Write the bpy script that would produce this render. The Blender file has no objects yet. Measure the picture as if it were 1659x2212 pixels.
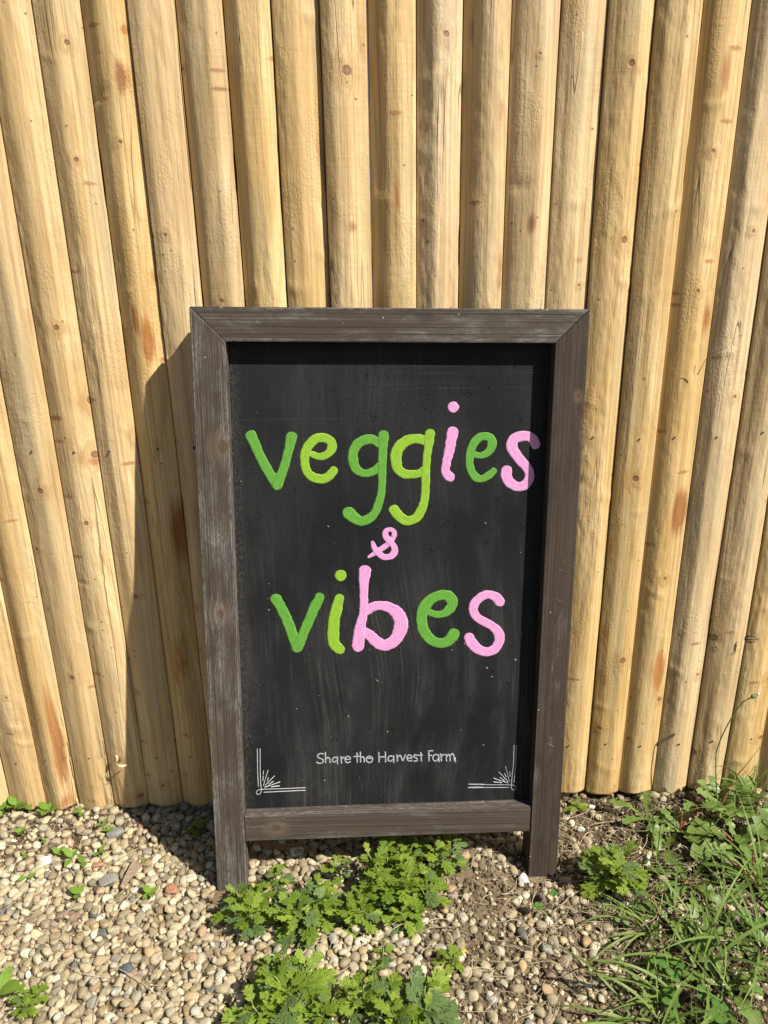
import bpy, bmesh, math, random
import numpy as np
from mathutils import Matrix, Vector

# ------------------------------------------------------------------ camera, light, exposure
SC = bpy.context.scene
COL = SC.collection
rng = np.random.default_rng(7)
random.seed(7)

PW, PH, F = 1659.0, 2212.0, 1600.0            # working picture size (pixels) and focal length in pixels
CAM_POS = np.array([0.0, -1.2867, 1.1047])


def camera_axes():
    down = np.array([905 - PW / 2, 5676 - PH / 2, F]); down /= np.linalg.norm(down)
    up = -down
    fw = np.array([0, 0, 1.0]); n = fw - up * (fw @ up); n /= np.linalg.norm(n)
    r = np.cross(n, up)
    if r[0] < 0:
        r = -r
    a = math.radians(1.2)
    Y = n * math.cos(a) - r * math.sin(a); X = r * math.cos(a) + n * math.sin(a)
    return np.stack([X, Y, up])


CR = camera_axes()
cam_data = bpy.data.cameras.new('camera')
cam = bpy.data.objects.new('camera', cam_data)
COL.objects.link(cam)
right, upv, back = CR @ [1, 0, 0], CR @ [0, -1, 0], CR @ [0, 0, -1]
M4 = Matrix.Identity(4)
for i in range(3):
    M4[i][0], M4[i][1], M4[i][2], M4[i][3] = right[i], upv[i], back[i], CAM_POS[i]
cam.matrix_world = M4
cam_data.sensor_fit = 'HORIZONTAL'
cam_data.sensor_width = 36.0
cam_data.lens = F / PW * 36.0
cam_data.clip_start = 0.02
cam_data.clip_end = 500
SC.camera = cam

SUN_DIR = Vector((1.5, -1.0, 1.9)).normalized()   # towards the sun
world = bpy.data.worlds.new('World')
SC.world = world
world.use_nodes = True
wn = world.node_tree
bg = wn.nodes['Background']
sky = wn.nodes.new('ShaderNodeTexSky')
sky.sky_type = 'NISHITA'
sky.sun_disc = False
sky.sun_elevation = math.asin(SUN_DIR.z)
sky.sun_rotation = math.atan2(SUN_DIR.x, SUN_DIR.y)
wn.links.new(sky.outputs[0], bg.inputs[0])
bg.inputs[1].default_value = 0.05

sun_data = bpy.data.lights.new('sun', 'SUN')
sun_data.energy = 5.0
sun_data.angle = math.radians(0.55)
sun_data.color = (1.0, 0.95, 0.87)
sun = bpy.data.objects.new('sun', sun_data)
sun.rotation_euler = SUN_DIR.to_track_quat('Z', 'Y').to_euler()
sun.location = SUN_DIR * 8
COL.objects.link(sun)

SC.view_settings.view_transform = 'Standard'
SC.view_settings.look = 'None'
SC.view_settings.gamma = 1
SC.view_settings.exposure = 1.0
SC.view_settings.use_curve_mapping = False


# ------------------------------------------------------------------ helpers
def ray(px, py):
    return CR @ np.array([px - PW / 2, py - PH / 2, F]) / F


def ground_at(px, py, z=-0.02):               # point of the ground that the photograph shows at a picture position
    r = ray(px, py); t = (z - CAM_POS[2]) / r[2]
    p = CAM_POS + t * r
    return float(p[0]), float(p[1])


def fence_at(px, py, y=0.0):
    r = ray(px, py); t = (y - CAM_POS[1]) / r[1]
    return CAM_POS + t * r


def to_px(P):
    c = (np.asarray(P) - CAM_POS) @ CR
    return c[..., 0] / c[..., 2] * F + PW / 2, c[..., 1] / c[..., 2] * F + PH / 2


def tag(o, label=None, cat=None, group=None, kind=None):
    if label: o['label'] = label
    if cat: o['category'] = cat
    if group: o['group'] = group
    if kind: o['kind'] = kind
    return o


def link(name, data, parent=None, loc=None, rot=None, scale=None):
    o = bpy.data.objects.new(name, data)
    COL.objects.link(o)
    if parent is not None: o.parent = parent
    if loc is not None: o.location = loc
    if rot is not None: o.rotation_euler = rot
    if scale is not None: o.scale = scale if hasattr(scale, '__len__') else (scale,) * 3
    return o


def np_mesh(name, V, faces, mat=None, smooth=True, attrs=None, uv=None):
    """faces: list of int arrays, each (n, k)."""
    me = bpy.data.meshes.new(name)
    V = np.asarray(V, dtype=np.float32)
    if not isinstance(faces, (list, tuple)): faces = [faces]
    faces = [np.asarray(f, dtype=np.int32) for f in faces if len(f)]
    me.vertices.add(len(V)); me.vertices.foreach_set('co', V.ravel())
    loops = np.concatenate([f.ravel() for f in faces])
    tot = np.concatenate([np.full(len(f), f.shape[1], np.int32) for f in faces])
    start = np.concatenate([[0], np.cumsum(tot)[:-1]]).astype(np.int32)
    me.loops.add(len(loops)); me.loops.foreach_set('vertex_index', loops)
    me.polygons.add(len(tot)); me.polygons.foreach_set('loop_start', start)
    if uv is not None:
        l = me.uv_layers.new(name='UVMap')
        l.data.foreach_set('uv', np.asarray(uv, np.float32)[loops].ravel())
    for k, a in (attrs or {}).items():
        at = me.attributes.new(k, 'FLOAT', 'POINT'); at.data.foreach_set('value', np.asarray(a, np.float32))
    me.update(calc_edges=True)
    if smooth: me.polygons.foreach_set('use_smooth', np.ones(len(tot), bool))
    if mat: me.materials.append(mat)
    return me


def grid_faces(nu, nv, off=0, close_u=False):
    i, j = np.meshgrid(np.arange(nu if close_u else nu - 1), np.arange(nv - 1), indexing='ij')
    i, j = i.ravel(), j.ravel(); i2 = (i + 1) % nu
    return np.stack([off + i * nv + j, off + i2 * nv + j, off + i2 * nv + j + 1, off + i * nv + j + 1], 1)


_H = rng.random((64, 64, 64)).astype(np.float32)


def vnoise(x, y, z=0.0):                      # smooth value noise, 0..1
    x, y, z = np.broadcast_arrays(np.asarray(x, float), np.asarray(y, float), np.asarray(z, float))
    xi, yi, zi = np.floor(x).astype(int), np.floor(y).astype(int), np.floor(z).astype(int)
    fx, fy, fz = x - xi, y - yi, z - zi
    fx, fy, fz = [f * f * (3 - 2 * f) for f in (fx, fy, fz)]
    r = 0
    for a in (0, 1):
        for b in (0, 1):
            for c in (0, 1):
                w = (fx if a else 1 - fx) * (fy if b else 1 - fy) * (fz if c else 1 - fz)
                r = r + w * _H[(xi + a) & 63, (yi + b) & 63, (zi + c) & 63]
    return r


def sstep(a, b, x):
    t = np.clip((np.asarray(x, float) - a) / (b - a), 0, 1)
    return t * t * (3 - 2 * t)


# ------------------------------------------------------------------ material building
class MB:
    def __init__(s, name, rough=0.7, spec=0.3):
        s.m = bpy.data.materials.new(name); s.m.use_nodes = True
        s.t = s.m.node_tree; s.b = s.t.nodes['Principled BSDF']
        s.b.inputs['Roughness'].default_value = rough
        s.b.inputs['Specular IOR Level'].default_value = spec

    def put(s, sock, v):
        if v is None: return
        if isinstance(v, bpy.types.NodeSocket): s.t.links.new(v, sock)
        elif isinstance(v, tuple) and sock.type == 'RGBA' and len(v) == 3: sock.default_value = (*v, 1)
        else: sock.default_value = v

    def n(s, typ, out=0, props=None, **inp):
        nd = s.t.nodes.new('ShaderNode' + typ)
        for k, v in (props or {}).items(): setattr(nd, k, v)
        for k, v in inp.items():
            k = k.replace('_', ' ')
            s.put(nd.inputs[int(k[1:])] if k[0] == 'i' and k[1:].isdigit() else nd.inputs[k], v)
        return nd.outputs[out]

    def math(s, op, a, b=None, c=None, clamp=False):
        nd = s.t.nodes.new('ShaderNodeMath'); nd.operation = op; nd.use_clamp = clamp
        for i, v in enumerate((a, b, c)): s.put(nd.inputs[i], v)
        return nd.outputs[0]

    def mul(s, a, b): return s.math('MULTIPLY', a, b)
    def add(s, a, b): return s.math('ADD', a, b)

    def mix(s, f, a, b, blend='MIX'):
        nd = s.t.nodes.new('ShaderNodeMix'); nd.data_type = 'RGBA'; nd.blend_type = blend
        s.put(nd.inputs[0], f); s.put(nd.inputs[6], a); s.put(nd.inputs[7], b)
        return nd.outputs[2]

    def step(s, v, a, b, lo=0.0, hi=1.0):
        nd = s.t.nodes.new('ShaderNodeMapRange'); nd.interpolation_type = 'SMOOTHSTEP'
        s.put(nd.inputs[0], v)
        for i, x in zip((1, 2, 3, 4), (a, b, lo, hi)): s.put(nd.inputs[i], x)
        return nd.outputs[0]

    def sep(s, v):
        nd = s.t.nodes.new('ShaderNodeSeparateXYZ'); s.put(nd.inputs[0], v); return nd.outputs[0], nd.outputs[1], nd.outputs[2]

    def comb(s, x, y, z):
        nd = s.t.nodes.new('ShaderNodeCombineXYZ')
        for i, v in enumerate((x, y, z)): s.put(nd.inputs[i], v)
        return nd.outputs[0]

    def vmul(s, v, k):
        nd = s.t.nodes.new('ShaderNodeVectorMath'); nd.operation = 'MULTIPLY'; s.put(nd.inputs[0], v); nd.inputs[1].default_value = k
        return nd.outputs[0]

    def vadd(s, v, k):
        nd = s.t.nodes.new('ShaderNodeVectorMath'); nd.operation = 'ADD'; s.put(nd.inputs[0], v); s.put(nd.inputs[1], k)
        return nd.outputs[0]

    def noise(s, vec, scale=1.0, detail=3.0, rough=0.55, out=0, dist=0.0):
        return s.n('TexNoise', out, Vector=vec, Scale=scale, Detail=detail, Roughness=rough, Distortion=dist)

    def voro(s, vec, scale, outs=('Distance', 'Color'), dims='3D'):
        nd = s.t.nodes.new('ShaderNodeTexVoronoi'); nd.voronoi_dimensions = dims; s.put(nd.inputs['Vector'], vec); nd.inputs['Scale'].default_value = scale
        return [nd.outputs[o] for o in outs]

    def ramp(s, f, stops):
        nd = s.t.nodes.new('ShaderNodeValToRGB'); s.put(nd.inputs[0], f)
        cr = nd.color_ramp
        while len(cr.elements) < len(stops): cr.elements.new(0.5)
        for e, (p, c) in zip(cr.elements, stops): e.position = p; e.color = (*c, 1)
        return nd.outputs[0]

    def bump(s, h, strength=0.5, dist=0.002, normal=None):
        return s.n('Bump', Height=h, Strength=strength, Distance=dist, Normal=normal)

    def done(s, color=None, rough=None, normal=None):
        s.put(s.b.inputs['Base Color'], color); s.put(s.b.inputs['Roughness'], rough)
        if normal is not None: s.put(s.b.inputs['Normal'], normal)
        return s.m


def pole_material():
    b = MB('debarked_pine', 0.62, 0.32)
    P = b.n('TexCoord', 3)
    r = b.n('ObjectInfo', 5)
    off = b.comb(b.mul(r, 37.0), b.mul(r, 11.0), b.mul(r, 71.0))
    x, y, z = b.sep(P)
    Q = b.vadd(P, off)
    flat = b.vadd(b.comb(x, z, 0.0), off)
    # knots
    d, c = b.voro(flat, 8.0, dims='2D')
    cr, cg, cb = b.sep(c)
    dm = b.math('DIVIDE', b.mul(d, b.add(0.75, b.mul(b.noise(b.vmul(Q, (230, 230, 110)), 1.0, 2.0), 0.6))), 8.0)
    rad = b.add(b.mul(b.mul(cr, cr), 0.0065), 0.0022)
    present = b.math('GREATER_THAN', cg, 0.46)
    q = b.math('DIVIDE', dm, rad)
    knot = b.mul(b.step(q, 0.75, 1.15, 1, 0), present)
    core = b.mul(b.step(q, 0.25, 0.6, 1, 0), present)
    halo = b.mul(b.step(q, 1.0, 5.5, 1, 0), present)
    # grain
    warp = b.mul(halo, 0.5)
    g1 = b.noise(b.vmul(Q, (13, 13, 0.75)), 1.0, 2.0, 0.5)
    rings = b.math('SINE', b.mul(b.add(g1, b.mul(warp, 0.12)), 95.0))
    fine = b.noise(b.vmul(Q, (260, 260, 4.0)), 1.0, 3.0, 0.6)
    mid = b.noise(b.vmul(Q, (55, 55, 1.6)), 1.0, 3.0, 0.6)
    lines = b.noise(b.vmul(Q, (150, 150, 1.3)), 1.0, 2.0, 0.6)
    big = b.noise(b.vmul(Q, (9, 9, 3.0)), 1.0, 3.0, 0.55)
    col = b.mix(b.step(big, 0.3, 0.7), (0.445, 0.300, 0.125), (0.545, 0.405, 0.210))
    col = b.mix(b.mul(b.step(rings, -0.2, 1.0), 0.30), col, (0.29, 0.17, 0.058))
    col = b.mix(b.mul(b.step(fine, 0.5, 0.72), 0.62), col, (0.235, 0.145, 0.058))
    col = b.mix(b.mul(b.step(mid, 0.5, 0.75), 0.45), col, (0.315, 0.20, 0.078))
    col = b.mix(b.mul(b.step(lines, 0.52, 0.66), 0.42), col, (0.27, 0.165, 0.066))
    # greenish treated tint and grey weathering patches
    tint = b.noise(b.vmul(Q, (16, 16, 2.2)), 1.3, 4.0, 0.6)
    col = b.mix(b.mul(b.step(tint, 0.5, 0.7), 0.45), col, (0.33, 0.285, 0.17))
    # red-brown stains, short sideways dashes and long blots
    st = b.noise(b.vmul(Q, (19, 19, 4.5)), 1.0, 4.0, 0.6)
    col = b.mix(b.step(st, 0.615, 0.76, 0, 0.8), col, (0.27, 0.115, 0.036))
    d2, c2 = b.voro(b.vmul(flat, (20, 60, 60)), 1.0, dims='2D')
    c2r, c2g, _ = b.sep(c2)
    rag = b.noise(b.vmul(Q, (300, 300, 300)), 1.0, 2.0)
    dash = b.mul(b.step(b.add(d2, b.mul(b.add(rag, -0.5), 0.35)), 0.12, 0.30, 1, 0), b.math('GREATER_THAN', c2r, 0.982))
    col = b.mix(b.mul(dash, 0.7), col, (0.24, 0.10, 0.04))
    d3, c3 = b.voro(flat, 75.0, dims='2D')
    c3r, _, _ = b.sep(c3)
    mud = b.noise(b.vmul(Q, (10, 10, 5)), 1.0, 2.0)
    speck = b.mul(b.step(b.add(d3, b.mul(b.add(rag, -0.5), 0.25)), 0.06, 0.2, 1, 0), b.math('GREATER_THAN', b.add(c3r, b.step(mud, 0.62, 0.78, 0, 0.25)), 0.988))
    col = b.mix(b.mul(speck, 0.8), col, (0.10, 0.05, 0.025))
    sa = b.n('Attribute', 2, props={'attribute_name': 'stain'})
    brk = b.add(b.mul(b.add(st, -0.5), 1.5), b.mul(b.add(lines, -0.5), 1.1))
    sa = b.mul(b.step(sa, 0.05, 0.6), b.step(b.add(sa, brk), 0.30, 1.15))
    col = b.mix(b.mul(sa, 0.88), col, b.mix(b.step(mid, 0.4, 0.65), (0.30, 0.125, 0.038), (0.17, 0.066, 0.026)))
    # splits along the grain
    crk = b.noise(b.vmul(Q, (38, 38, 1.1)), 1.0, 1.5, 0.4)
    crkm = b.mul(b.step(b.math('ABSOLUTE', b.add(crk, -0.5)), 0.0, 0.008, 1, 0), b.step(b.noise(b.vmul(Q, (9, 9, 3)), 1.0, 1.0), 0.53, 0.62))
    col = b.mix(b.mul(crkm, 0.75), col, (0.12, 0.065, 0.03))
    col = b.mix(b.mul(halo, 0.35), col, (0.30, 0.16, 0.055))
    col = b.mix(b.mul(knot, 0.85), col, (0.145, 0.07, 0.03))
    col = b.mix(b.mul(core, 0.7), col, (0.24, 0.125, 0.06))
    # each pole a little different
    hs = b.t.nodes.new('ShaderNodeHueSaturation')
    b.put(hs.inputs['Value'], b.add(b.mul(b.math('FRACT', b.mul(r, 13.7)), 0.16), 0.93))
    b.put(hs.inputs['Saturation'], b.add(b.mul(b.math('FRACT', b.mul(r, 29.1)), 0.18), 0.90))
    b.put(hs.inputs['Color'], col)
    col = hs.outputs[0]
    # relief
    rough_m = b.step(b.noise(b.vmul(Q, (11, 11, 5.5)), 1.0, 2.0), 0.52, 0.66)
    pebb = b.noise(b.vmul(Q, (330, 330, 190)), 1.0, 3.0, 0.65)
    chat = b.mul(b.noise(b.vmul(Q, (7, 7, 150)), 1.0, 2.0, 0.5), b.step(b.noise(b.vmul(Q, (14, 14, 2.5)), 1.0, 1.0), 0.40, 0.62, 0.1, 1))
    lumps = b.noise(b.vmul(Q, (60, 60, 26)), 1.0, 3.0, 0.6)
    h = b.add(b.mul(fine, 0.45), b.mul(chat, 0.34))
    h = b.add(h, b.mul(b.mul(pebb, rough_m), 1.3))
    h = b.add(h, b.mul(b.mul(lumps, b.step(big, 0.4, 0.62)), 1.6))
    h = b.add(h, b.mul(b.noise(b.vmul(Q, (150, 150, 38)), 1.0, 3.0, 0.6), 0.9))
    h = b.add(h, b.mul(crkm, -0.9))
    h = b.add(h, b.mul(rings, 0.05))
    h = b.add(h, b.mul(halo, 0.5))
    h = b.add(h, b.mul(knot, -0.7))
    return b.done(col, b.step(fine, 0.2, 0.8, 0.52, 0.72), b.bump(h, 0.85, 0.0012))


def frame_material(name, wear=0.5, dark=1.0, knots=(), warm=1.0, width=0.0545):
    """UV: x along the bar, y across, both in metres."""
    b = MB(name, 0.75, 0.2)
    u, v, _ = b.sep(b.n('UVMap', 0))
    halo = None
    km = None; kc = None; vv = v
    for (ku, kv, kr) in knots:
        du = b.add(u, -ku); dv = b.add(v, -kv)
        dd = b.math('SQRT', b.add(b.mul(b.mul(du, du), 0.55), b.mul(dv, dv)))
        q = b.math('DIVIDE', dd, kr)
        k1 = b.step(q, 0.7, 1.15, 1, 0); k2 = b.step(q, 0.8, 4.0, 1, 0)
        vv = b.add(vv, b.mul(b.mul(dv, k2), -0.75))
        ringk = b.math('SINE', b.mul(q, 16.0))
        kk = b.mul(k1, b.step(ringk, -1, 1, 0.45, 1.0))
        km = kk if km is None else b.math('MAXIMUM', km, kk)
        halo = k2 if halo is None else b.math('MAXIMUM', halo, k2)
    sd = random.random() * 50
    Q = b.comb(b.mul(u, 3.2), b.mul(vv, 850.0), sd)
    fine = b.noise(Q, 1.0, 4.0, 0.7)
    line = b.noise(b.comb(b.mul(u, 1.2), b.mul(vv, 520.0), sd + 3), 1.0, 2.0, 0.5)
    patch = b.noise(b.comb(b.mul(u, 7.0), b.mul(v, 24.0), sd + 9), 1.0, 5.0, 0.72)
    mott = b.noise(b.comb(b.mul(u, 90.0), b.mul(v, 240.0), sd + 5), 1.0, 4.0, 0.7)
    dk = (0.036 * dark * warm, 0.0265 * dark, 0.0190 * dark)
    lt = (0.080 * dark * warm, 0.062 * dark, 0.0465 * dark)
    col = b.mix(b.step(fine, 0.3, 0.7), dk, lt)
    col = b.mix(b.mul(b.step(line, 0.5, 0.66), 0.6), col, (0.022 * dark, 0.017 * dark, 0.014 * dark))
    edge = b.step(b.math('ABSOLUTE', b.add(v, -width / 2)), width / 2 - 0.008, width / 2, 0, 1)
    wmask = b.add(b.step(patch, 0.62 - 0.22 * wear, 0.92 - 0.22 * wear), b.mul(b.mul(edge, b.step(mott, 0.35, 0.6)), 0.75 * wear))
    streak = b.mul(b.step(fine, 0.42, 0.66), b.step(mott, 0.28, 0.58))
    col = b.mix(b.mul(b.mul(wmask, streak), 0.8), col, (0.27, 0.265, 0.255))
    col = b.mix(b.mul(b.step(patch, 0.56, 0.8), 0.3 * wear), col, (0.12, 0.118, 0.112))
    blot = b.noise(b.comb(b.mul(u, 14.0), b.mul(v, 40.0), sd + 21), 1.0, 4.0, 0.6)
    col = b.mix(b.mul(b.step(blot, 0.5, 0.72), 0.5), col, (0.026 * dark, 0.020 * dark, 0.016 * dark))
    # scuffs across the bar
    sc = b.noise(b.comb(b.mul(b.add(u, b.mul(v, 0.6)), 260.0), b.mul(v, 26.0), sd + 7), 1.0, 1.0)
    scm = b.mul(b.step(sc, 0.73, 0.78), b.step(patch, 0.45, 0.6))
    col = b.mix(b.mul(scm, 0.28), col, (0.30, 0.285, 0.26))
    d3, c3 = b.voro(b.comb(u, v, sd), 140.0)
    c3r, _, _ = b.sep(c3)
    col = b.mix(b.mul(b.step(d3, 0.1, 0.2, 1, 0), b.math('GREATER_THAN', c3r, 0.985)), col, (0.36, 0.34, 0.31))
    h = b.add(fine, b.mul(line, 0.6))
    if km is not None:
        col = b.mix(b.mul(halo, 0.35), col, (0.16, 0.115, 0.075))
        col = b.mix(b.mul(km, 0.85), col, (0.062, 0.036, 0.020))
        h = b.add(h, b.mul(km, -0.8))
    return b.done(col, 0.72, b.bump(h, 0.55, 0.0007))


def board_material():
    b = MB('chalkboard_paint', 0.62, 0.06)
    P = b.n('TexCoord', 3)
    x, y, z = b.sep(P)
    wob = b.noise(b.vmul(P, (3, 3, 2)), 1.0, 1.0)
    xs = b.add(x, b.add(b.mul(wob, 0.10), b.mul(z, 0.04)))
    st = b.noise(b.comb(b.mul(xs, 300.0), 0.0, b.mul(z, 5.0)), 1.0, 4.0, 0.7)
    st2 = b.noise(b.comb(b.mul(xs, 45.0), 4.0, b.mul(z, 2.2)), 1.0, 3.0, 0.6)
    area = b.noise(b.vmul(P, (5, 5, 3.3)), 1.0, 3.0, 0.55)
    low = b.step(z, -0.30, -0.72, 0.25, 1.0)
    hor = b.noise(b.comb(b.mul(x, 4.0), 9.0, b.mul(z, 210.0)), 1.0, 3.0, 0.6)
    col = b.mix(b.step(area, 0.3, 0.7), (0.0105, 0.0115, 0.0125), (0.0180, 0.0186, 0.0188))
    m = b.mul(b.mul(b.step(st, 0.44, 0.74), b.step(st2, 0.36, 0.62)), b.mul(low, b.step(area, 0.38, 0.62)))
    col = b.mix(b.mul(m, 0.8), col, (0.098, 0.090, 0.076))
    cl = b.noise(b.comb(b.mul(xs, 16.0), 2.0, b.mul(z, 4.5)), 1.0, 5.0, 0.65)
    cl2 = b.noise(b.comb(b.mul(xs, 300.0), 7.0, b.mul(z, 9.0)), 1.0, 3.0, 0.7)
    col = b.mix(b.mul(b.mul(b.step(cl, 0.46, 0.72), b.step(cl2, 0.3, 0.75, 0.35, 1.0)), b.math('MULTIPLY_ADD', low, 0.32, 0.06)), col, (0.086, 0.082, 0.074))
    top = b.step(z, -0.30, -0.12)
    col = b.mix(b.mul(b.mul(b.step(hor, 0.56, 0.72), top), 0.3), col, (0.05, 0.05, 0.05))
    # dirt along the left margin
    ed = b.mul(b.step(x, 0.078, 0.058), b.step(b.noise(b.vmul(P, (260, 260, 140)), 1.0, 4.0, 0.7), 0.42, 0.66))
    ed = b.math('MAXIMUM', ed, b.mul(b.mul(b.step(z, -0.80, -0.90), b.step(b.noise(b.vmul(P, (300, 300, 300)), 1.0, 3.0, 0.7), 0.55, 0.7)), 0.5))
    col = b.mix(b.mul(ed, 0.45), col, (0.075, 0.070, 0.058))
    # lint and chips
    dv, cv = b.voro(b.vadd(P, b.vmul(b.n('TexNoise', 1, Vector=P, Scale=90.0), (0.012, 0.012, 0.012))), 95.0)
    cvr, cvg, _ = b.sep(cv)
    chip = b.mul(b.step(dv, 0.10, 0.22, 1, 0), b.math('GREATER_THAN', cvr, 0.86))
    col = b.mix(b.mul(chip, b.mul(b.mul(cvg, cvg), 0.85)), col, (0.26, 0.245, 0.21))
    sc1 = b.noise(b.comb(b.mul(b.add(x, b.mul(z, 0.5)), 330.0), 3.0, b.mul(z, 22.0)), 1.0, 0.0)
    scm = b.mul(b.step(sc1, 0.79, 0.84), b.step(area, 0.48, 0.64))
    col = b.mix(b.mul(scm, 0.16), col, (0.2, 0.19, 0.17))
    lum = b.noise(b.vmul(P, (48, 48, 30)), 1.0, 4.0, 0.7)
    rid = b.math('ABSOLUTE', b.add(b.noise(b.vmul(P, (34, 34, 40)), 1.0, 2.0, 0.5), -0.5))
    ridge = b.mul(b.step(rid, 0.0, 0.012, 1, 0), b.step(b.noise(b.vmul(P, (42, 42, 42)), 1.0, 1.0), 0.60, 0.68))
    h = b.add(b.add(b.mul(st, 0.3), b.mul(lum, 0.5)), b.add(b.mul(chip, 1.6), b.mul(ridge, 1.8)))
    return b.done(col, b.step(area, 0.3, 0.7, 0.50, 0.66), b.bump(h, 0.9, 0.0010))


def paint_material(name, c, thin, seed):
    """UV: x along the stroke (m), y across -1..1."""
    b = MB(name, 0.6, 0.2)
    u, v, _ = b.sep(b.n('UVMap', 0))
    br = b.noise(b.comb(b.mul(u, 55.0), b.mul(v, 7.0), seed), 1.0, 5.0, 0.72)
    br2 = b.noise(b.comb(b.mul(u, 11.0), b.mul(v, 3.2), seed + 4), 1.0, 3.0, 0.6)
    P = b.n('TexCoord', 3)
    lum = b.noise(b.vmul(P, (75, 75, 75)), 1.0, 3.0, 0.6)
    col = b.mix(b.step(br, 0.35, 0.7), tuple(k * 0.76 for k in c), tuple(min(0.9, k * 1.16) for k in c))
    gap = b.mul(b.step(br, 0.60, 0.74), b.step(br2, 0.55 - thin, 0.72 - thin))
    col = b.mix(b.mul(gap, 0.75), col, tuple(k * 0.25 for k in c))
    h = b.add(b.mul(br, 1.0), b.mul(lum, 0.9))
    return b.done(col, 0.62, b.bump(h, 0.8, 0.0005))


def pebble_material(per_object):
    b = MB('river_pebble' + ('' if per_object else '_bed'), 0.62, 0.3)
    P = b.n('TexCoord', 3)
    r = b.n('ObjectInfo', 5) if per_object else b.n('Attribute', 2, props={'attribute_name': 'rnd'})
    Q = b.vadd(P, b.comb(b.mul(r, 17.0), b.mul(r, 5.0), b.mul(r, 9.0))) if per_object else P
    col = b.ramp(r, [(0.0, (0.177, 0.153, 0.099)), (0.10, (0.302, 0.244, 0.144)), (0.22, (0.355, 0.298, 0.181)), (0.34, (0.272, 0.225, 0.140)),
                     (0.46, (0.416, 0.365, 0.237)), (0.58, (0.325, 0.253, 0.140)), (0.68, (0.469, 0.437, 0.318)), (0.78, (0.348, 0.304, 0.206)),
                     (0.86, (0.377, 0.257, 0.119)), (0.905, (0.499, 0.498, 0.406)), (0.945, (0.204, 0.204, 0.170)), (0.975, (0.317, 0.177, 0.104)), (1.0, (0.105, 0.117, 0.114))])
    m1 = b.noise(b.vmul(Q, (190, 190, 190)) if not per_object else b.vmul(Q, (1.6, 1.6, 1.6)), 1.0, 4.0, 0.65)
    m2 = b.noise(b.vmul(Q, (900, 900, 900)) if not per_object else b.vmul(Q, (9, 9, 9)), 1.0, 3.0, 0.7)
    col = b.mix(b.mul(b.step(m1, 0.42, 0.66), 0.40), col, (0.42, 0.365, 0.27))
    col = b.mix(b.mul(b.step(m1, 0.48, 0.30), 0.45), col, (0.21, 0.135, 0.065))
    col = b.mix(b.mul(b.step(m2, 0.56, 0.74), 0.5), col, (0.12, 0.09, 0.058))
    r2 = b.math('FRACT', b.mul(r, 57.31))
    col = b.mix(1.0, col, b.mix(r2, (0.56, 0.53, 0.49), (1.10, 1.10, 1.10)), 'MULTIPLY')
    h = b.add(m1, b.mul(m2, 0.5))
    return b.done(col, b.step(m2, 0.3, 0.7, 0.5, 0.75), b.bump(h, 0.35, 0.0012 if not per_object else 0.12))


def soil_material(name='sandy_soil', light=1.0):
    b = MB(name, 0.95, 0.1)
    P = b.n('TexCoord', 3)
    a = b.noise(P, 9.0, 5.0, 0.6)
    f = b.noise(P, 160.0, 5.0, 0.7)
    g = b.noise(P, 700.0, 3.0, 0.7)
    col = b.mix(b.step(a, 0.35, 0.65), (0.105 * light, 0.075 * light, 0.044 * light), (0.190 * light, 0.140 * light, 0.082 * light))
    col = b.mix(b.mul(b.step(f, 0.45, 0.7), 0.6), col, (0.215 * light, 0.16 * light, 0.095 * light))
    col = b.mix(b.mul(b.step(f, 0.5, 0.3), 0.55), col, (0.045 * light, 0.031 * light, 0.019 * light))
    x, y, z = b.sep(P)
    # humus under the weeds at the right and along the left foot of the fence
    hm = b.math('MAXIMUM', b.mul(b.step(b.add(x, b.mul(b.add(a, -0.5), 0.3)), 0.34, 0.50), 0.85), b.mul(b.mul(b.step(x, -0.40, -0.52), b.step(y, -0.16, -0.06)), 0.6))
    col = b.mix(hm, col, b.mix(b.step(f, 0.4, 0.65), (0.028, 0.020, 0.013), (0.080, 0.057, 0.036)))
    d, c = b.voro(P, 210.0)
    cr, _, _ = b.sep(c)
    gr = b.math('GREATER_THAN', cr, 0.8)
    col = b.mix(b.mul(b.step(d, 0.25, 0.4, 1, 0), b.mul(gr, 0.6)), col, (0.25, 0.20, 0.135))
    h = b.add(b.add(f, b.mul(g, 0.5)), b.mul(b.mul(b.step(d, 0.0, 0.5, 1, 0), gr), 0.6))
    return b.done(col, 0.95, b.bump(h, 0.9, 0.004))


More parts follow.
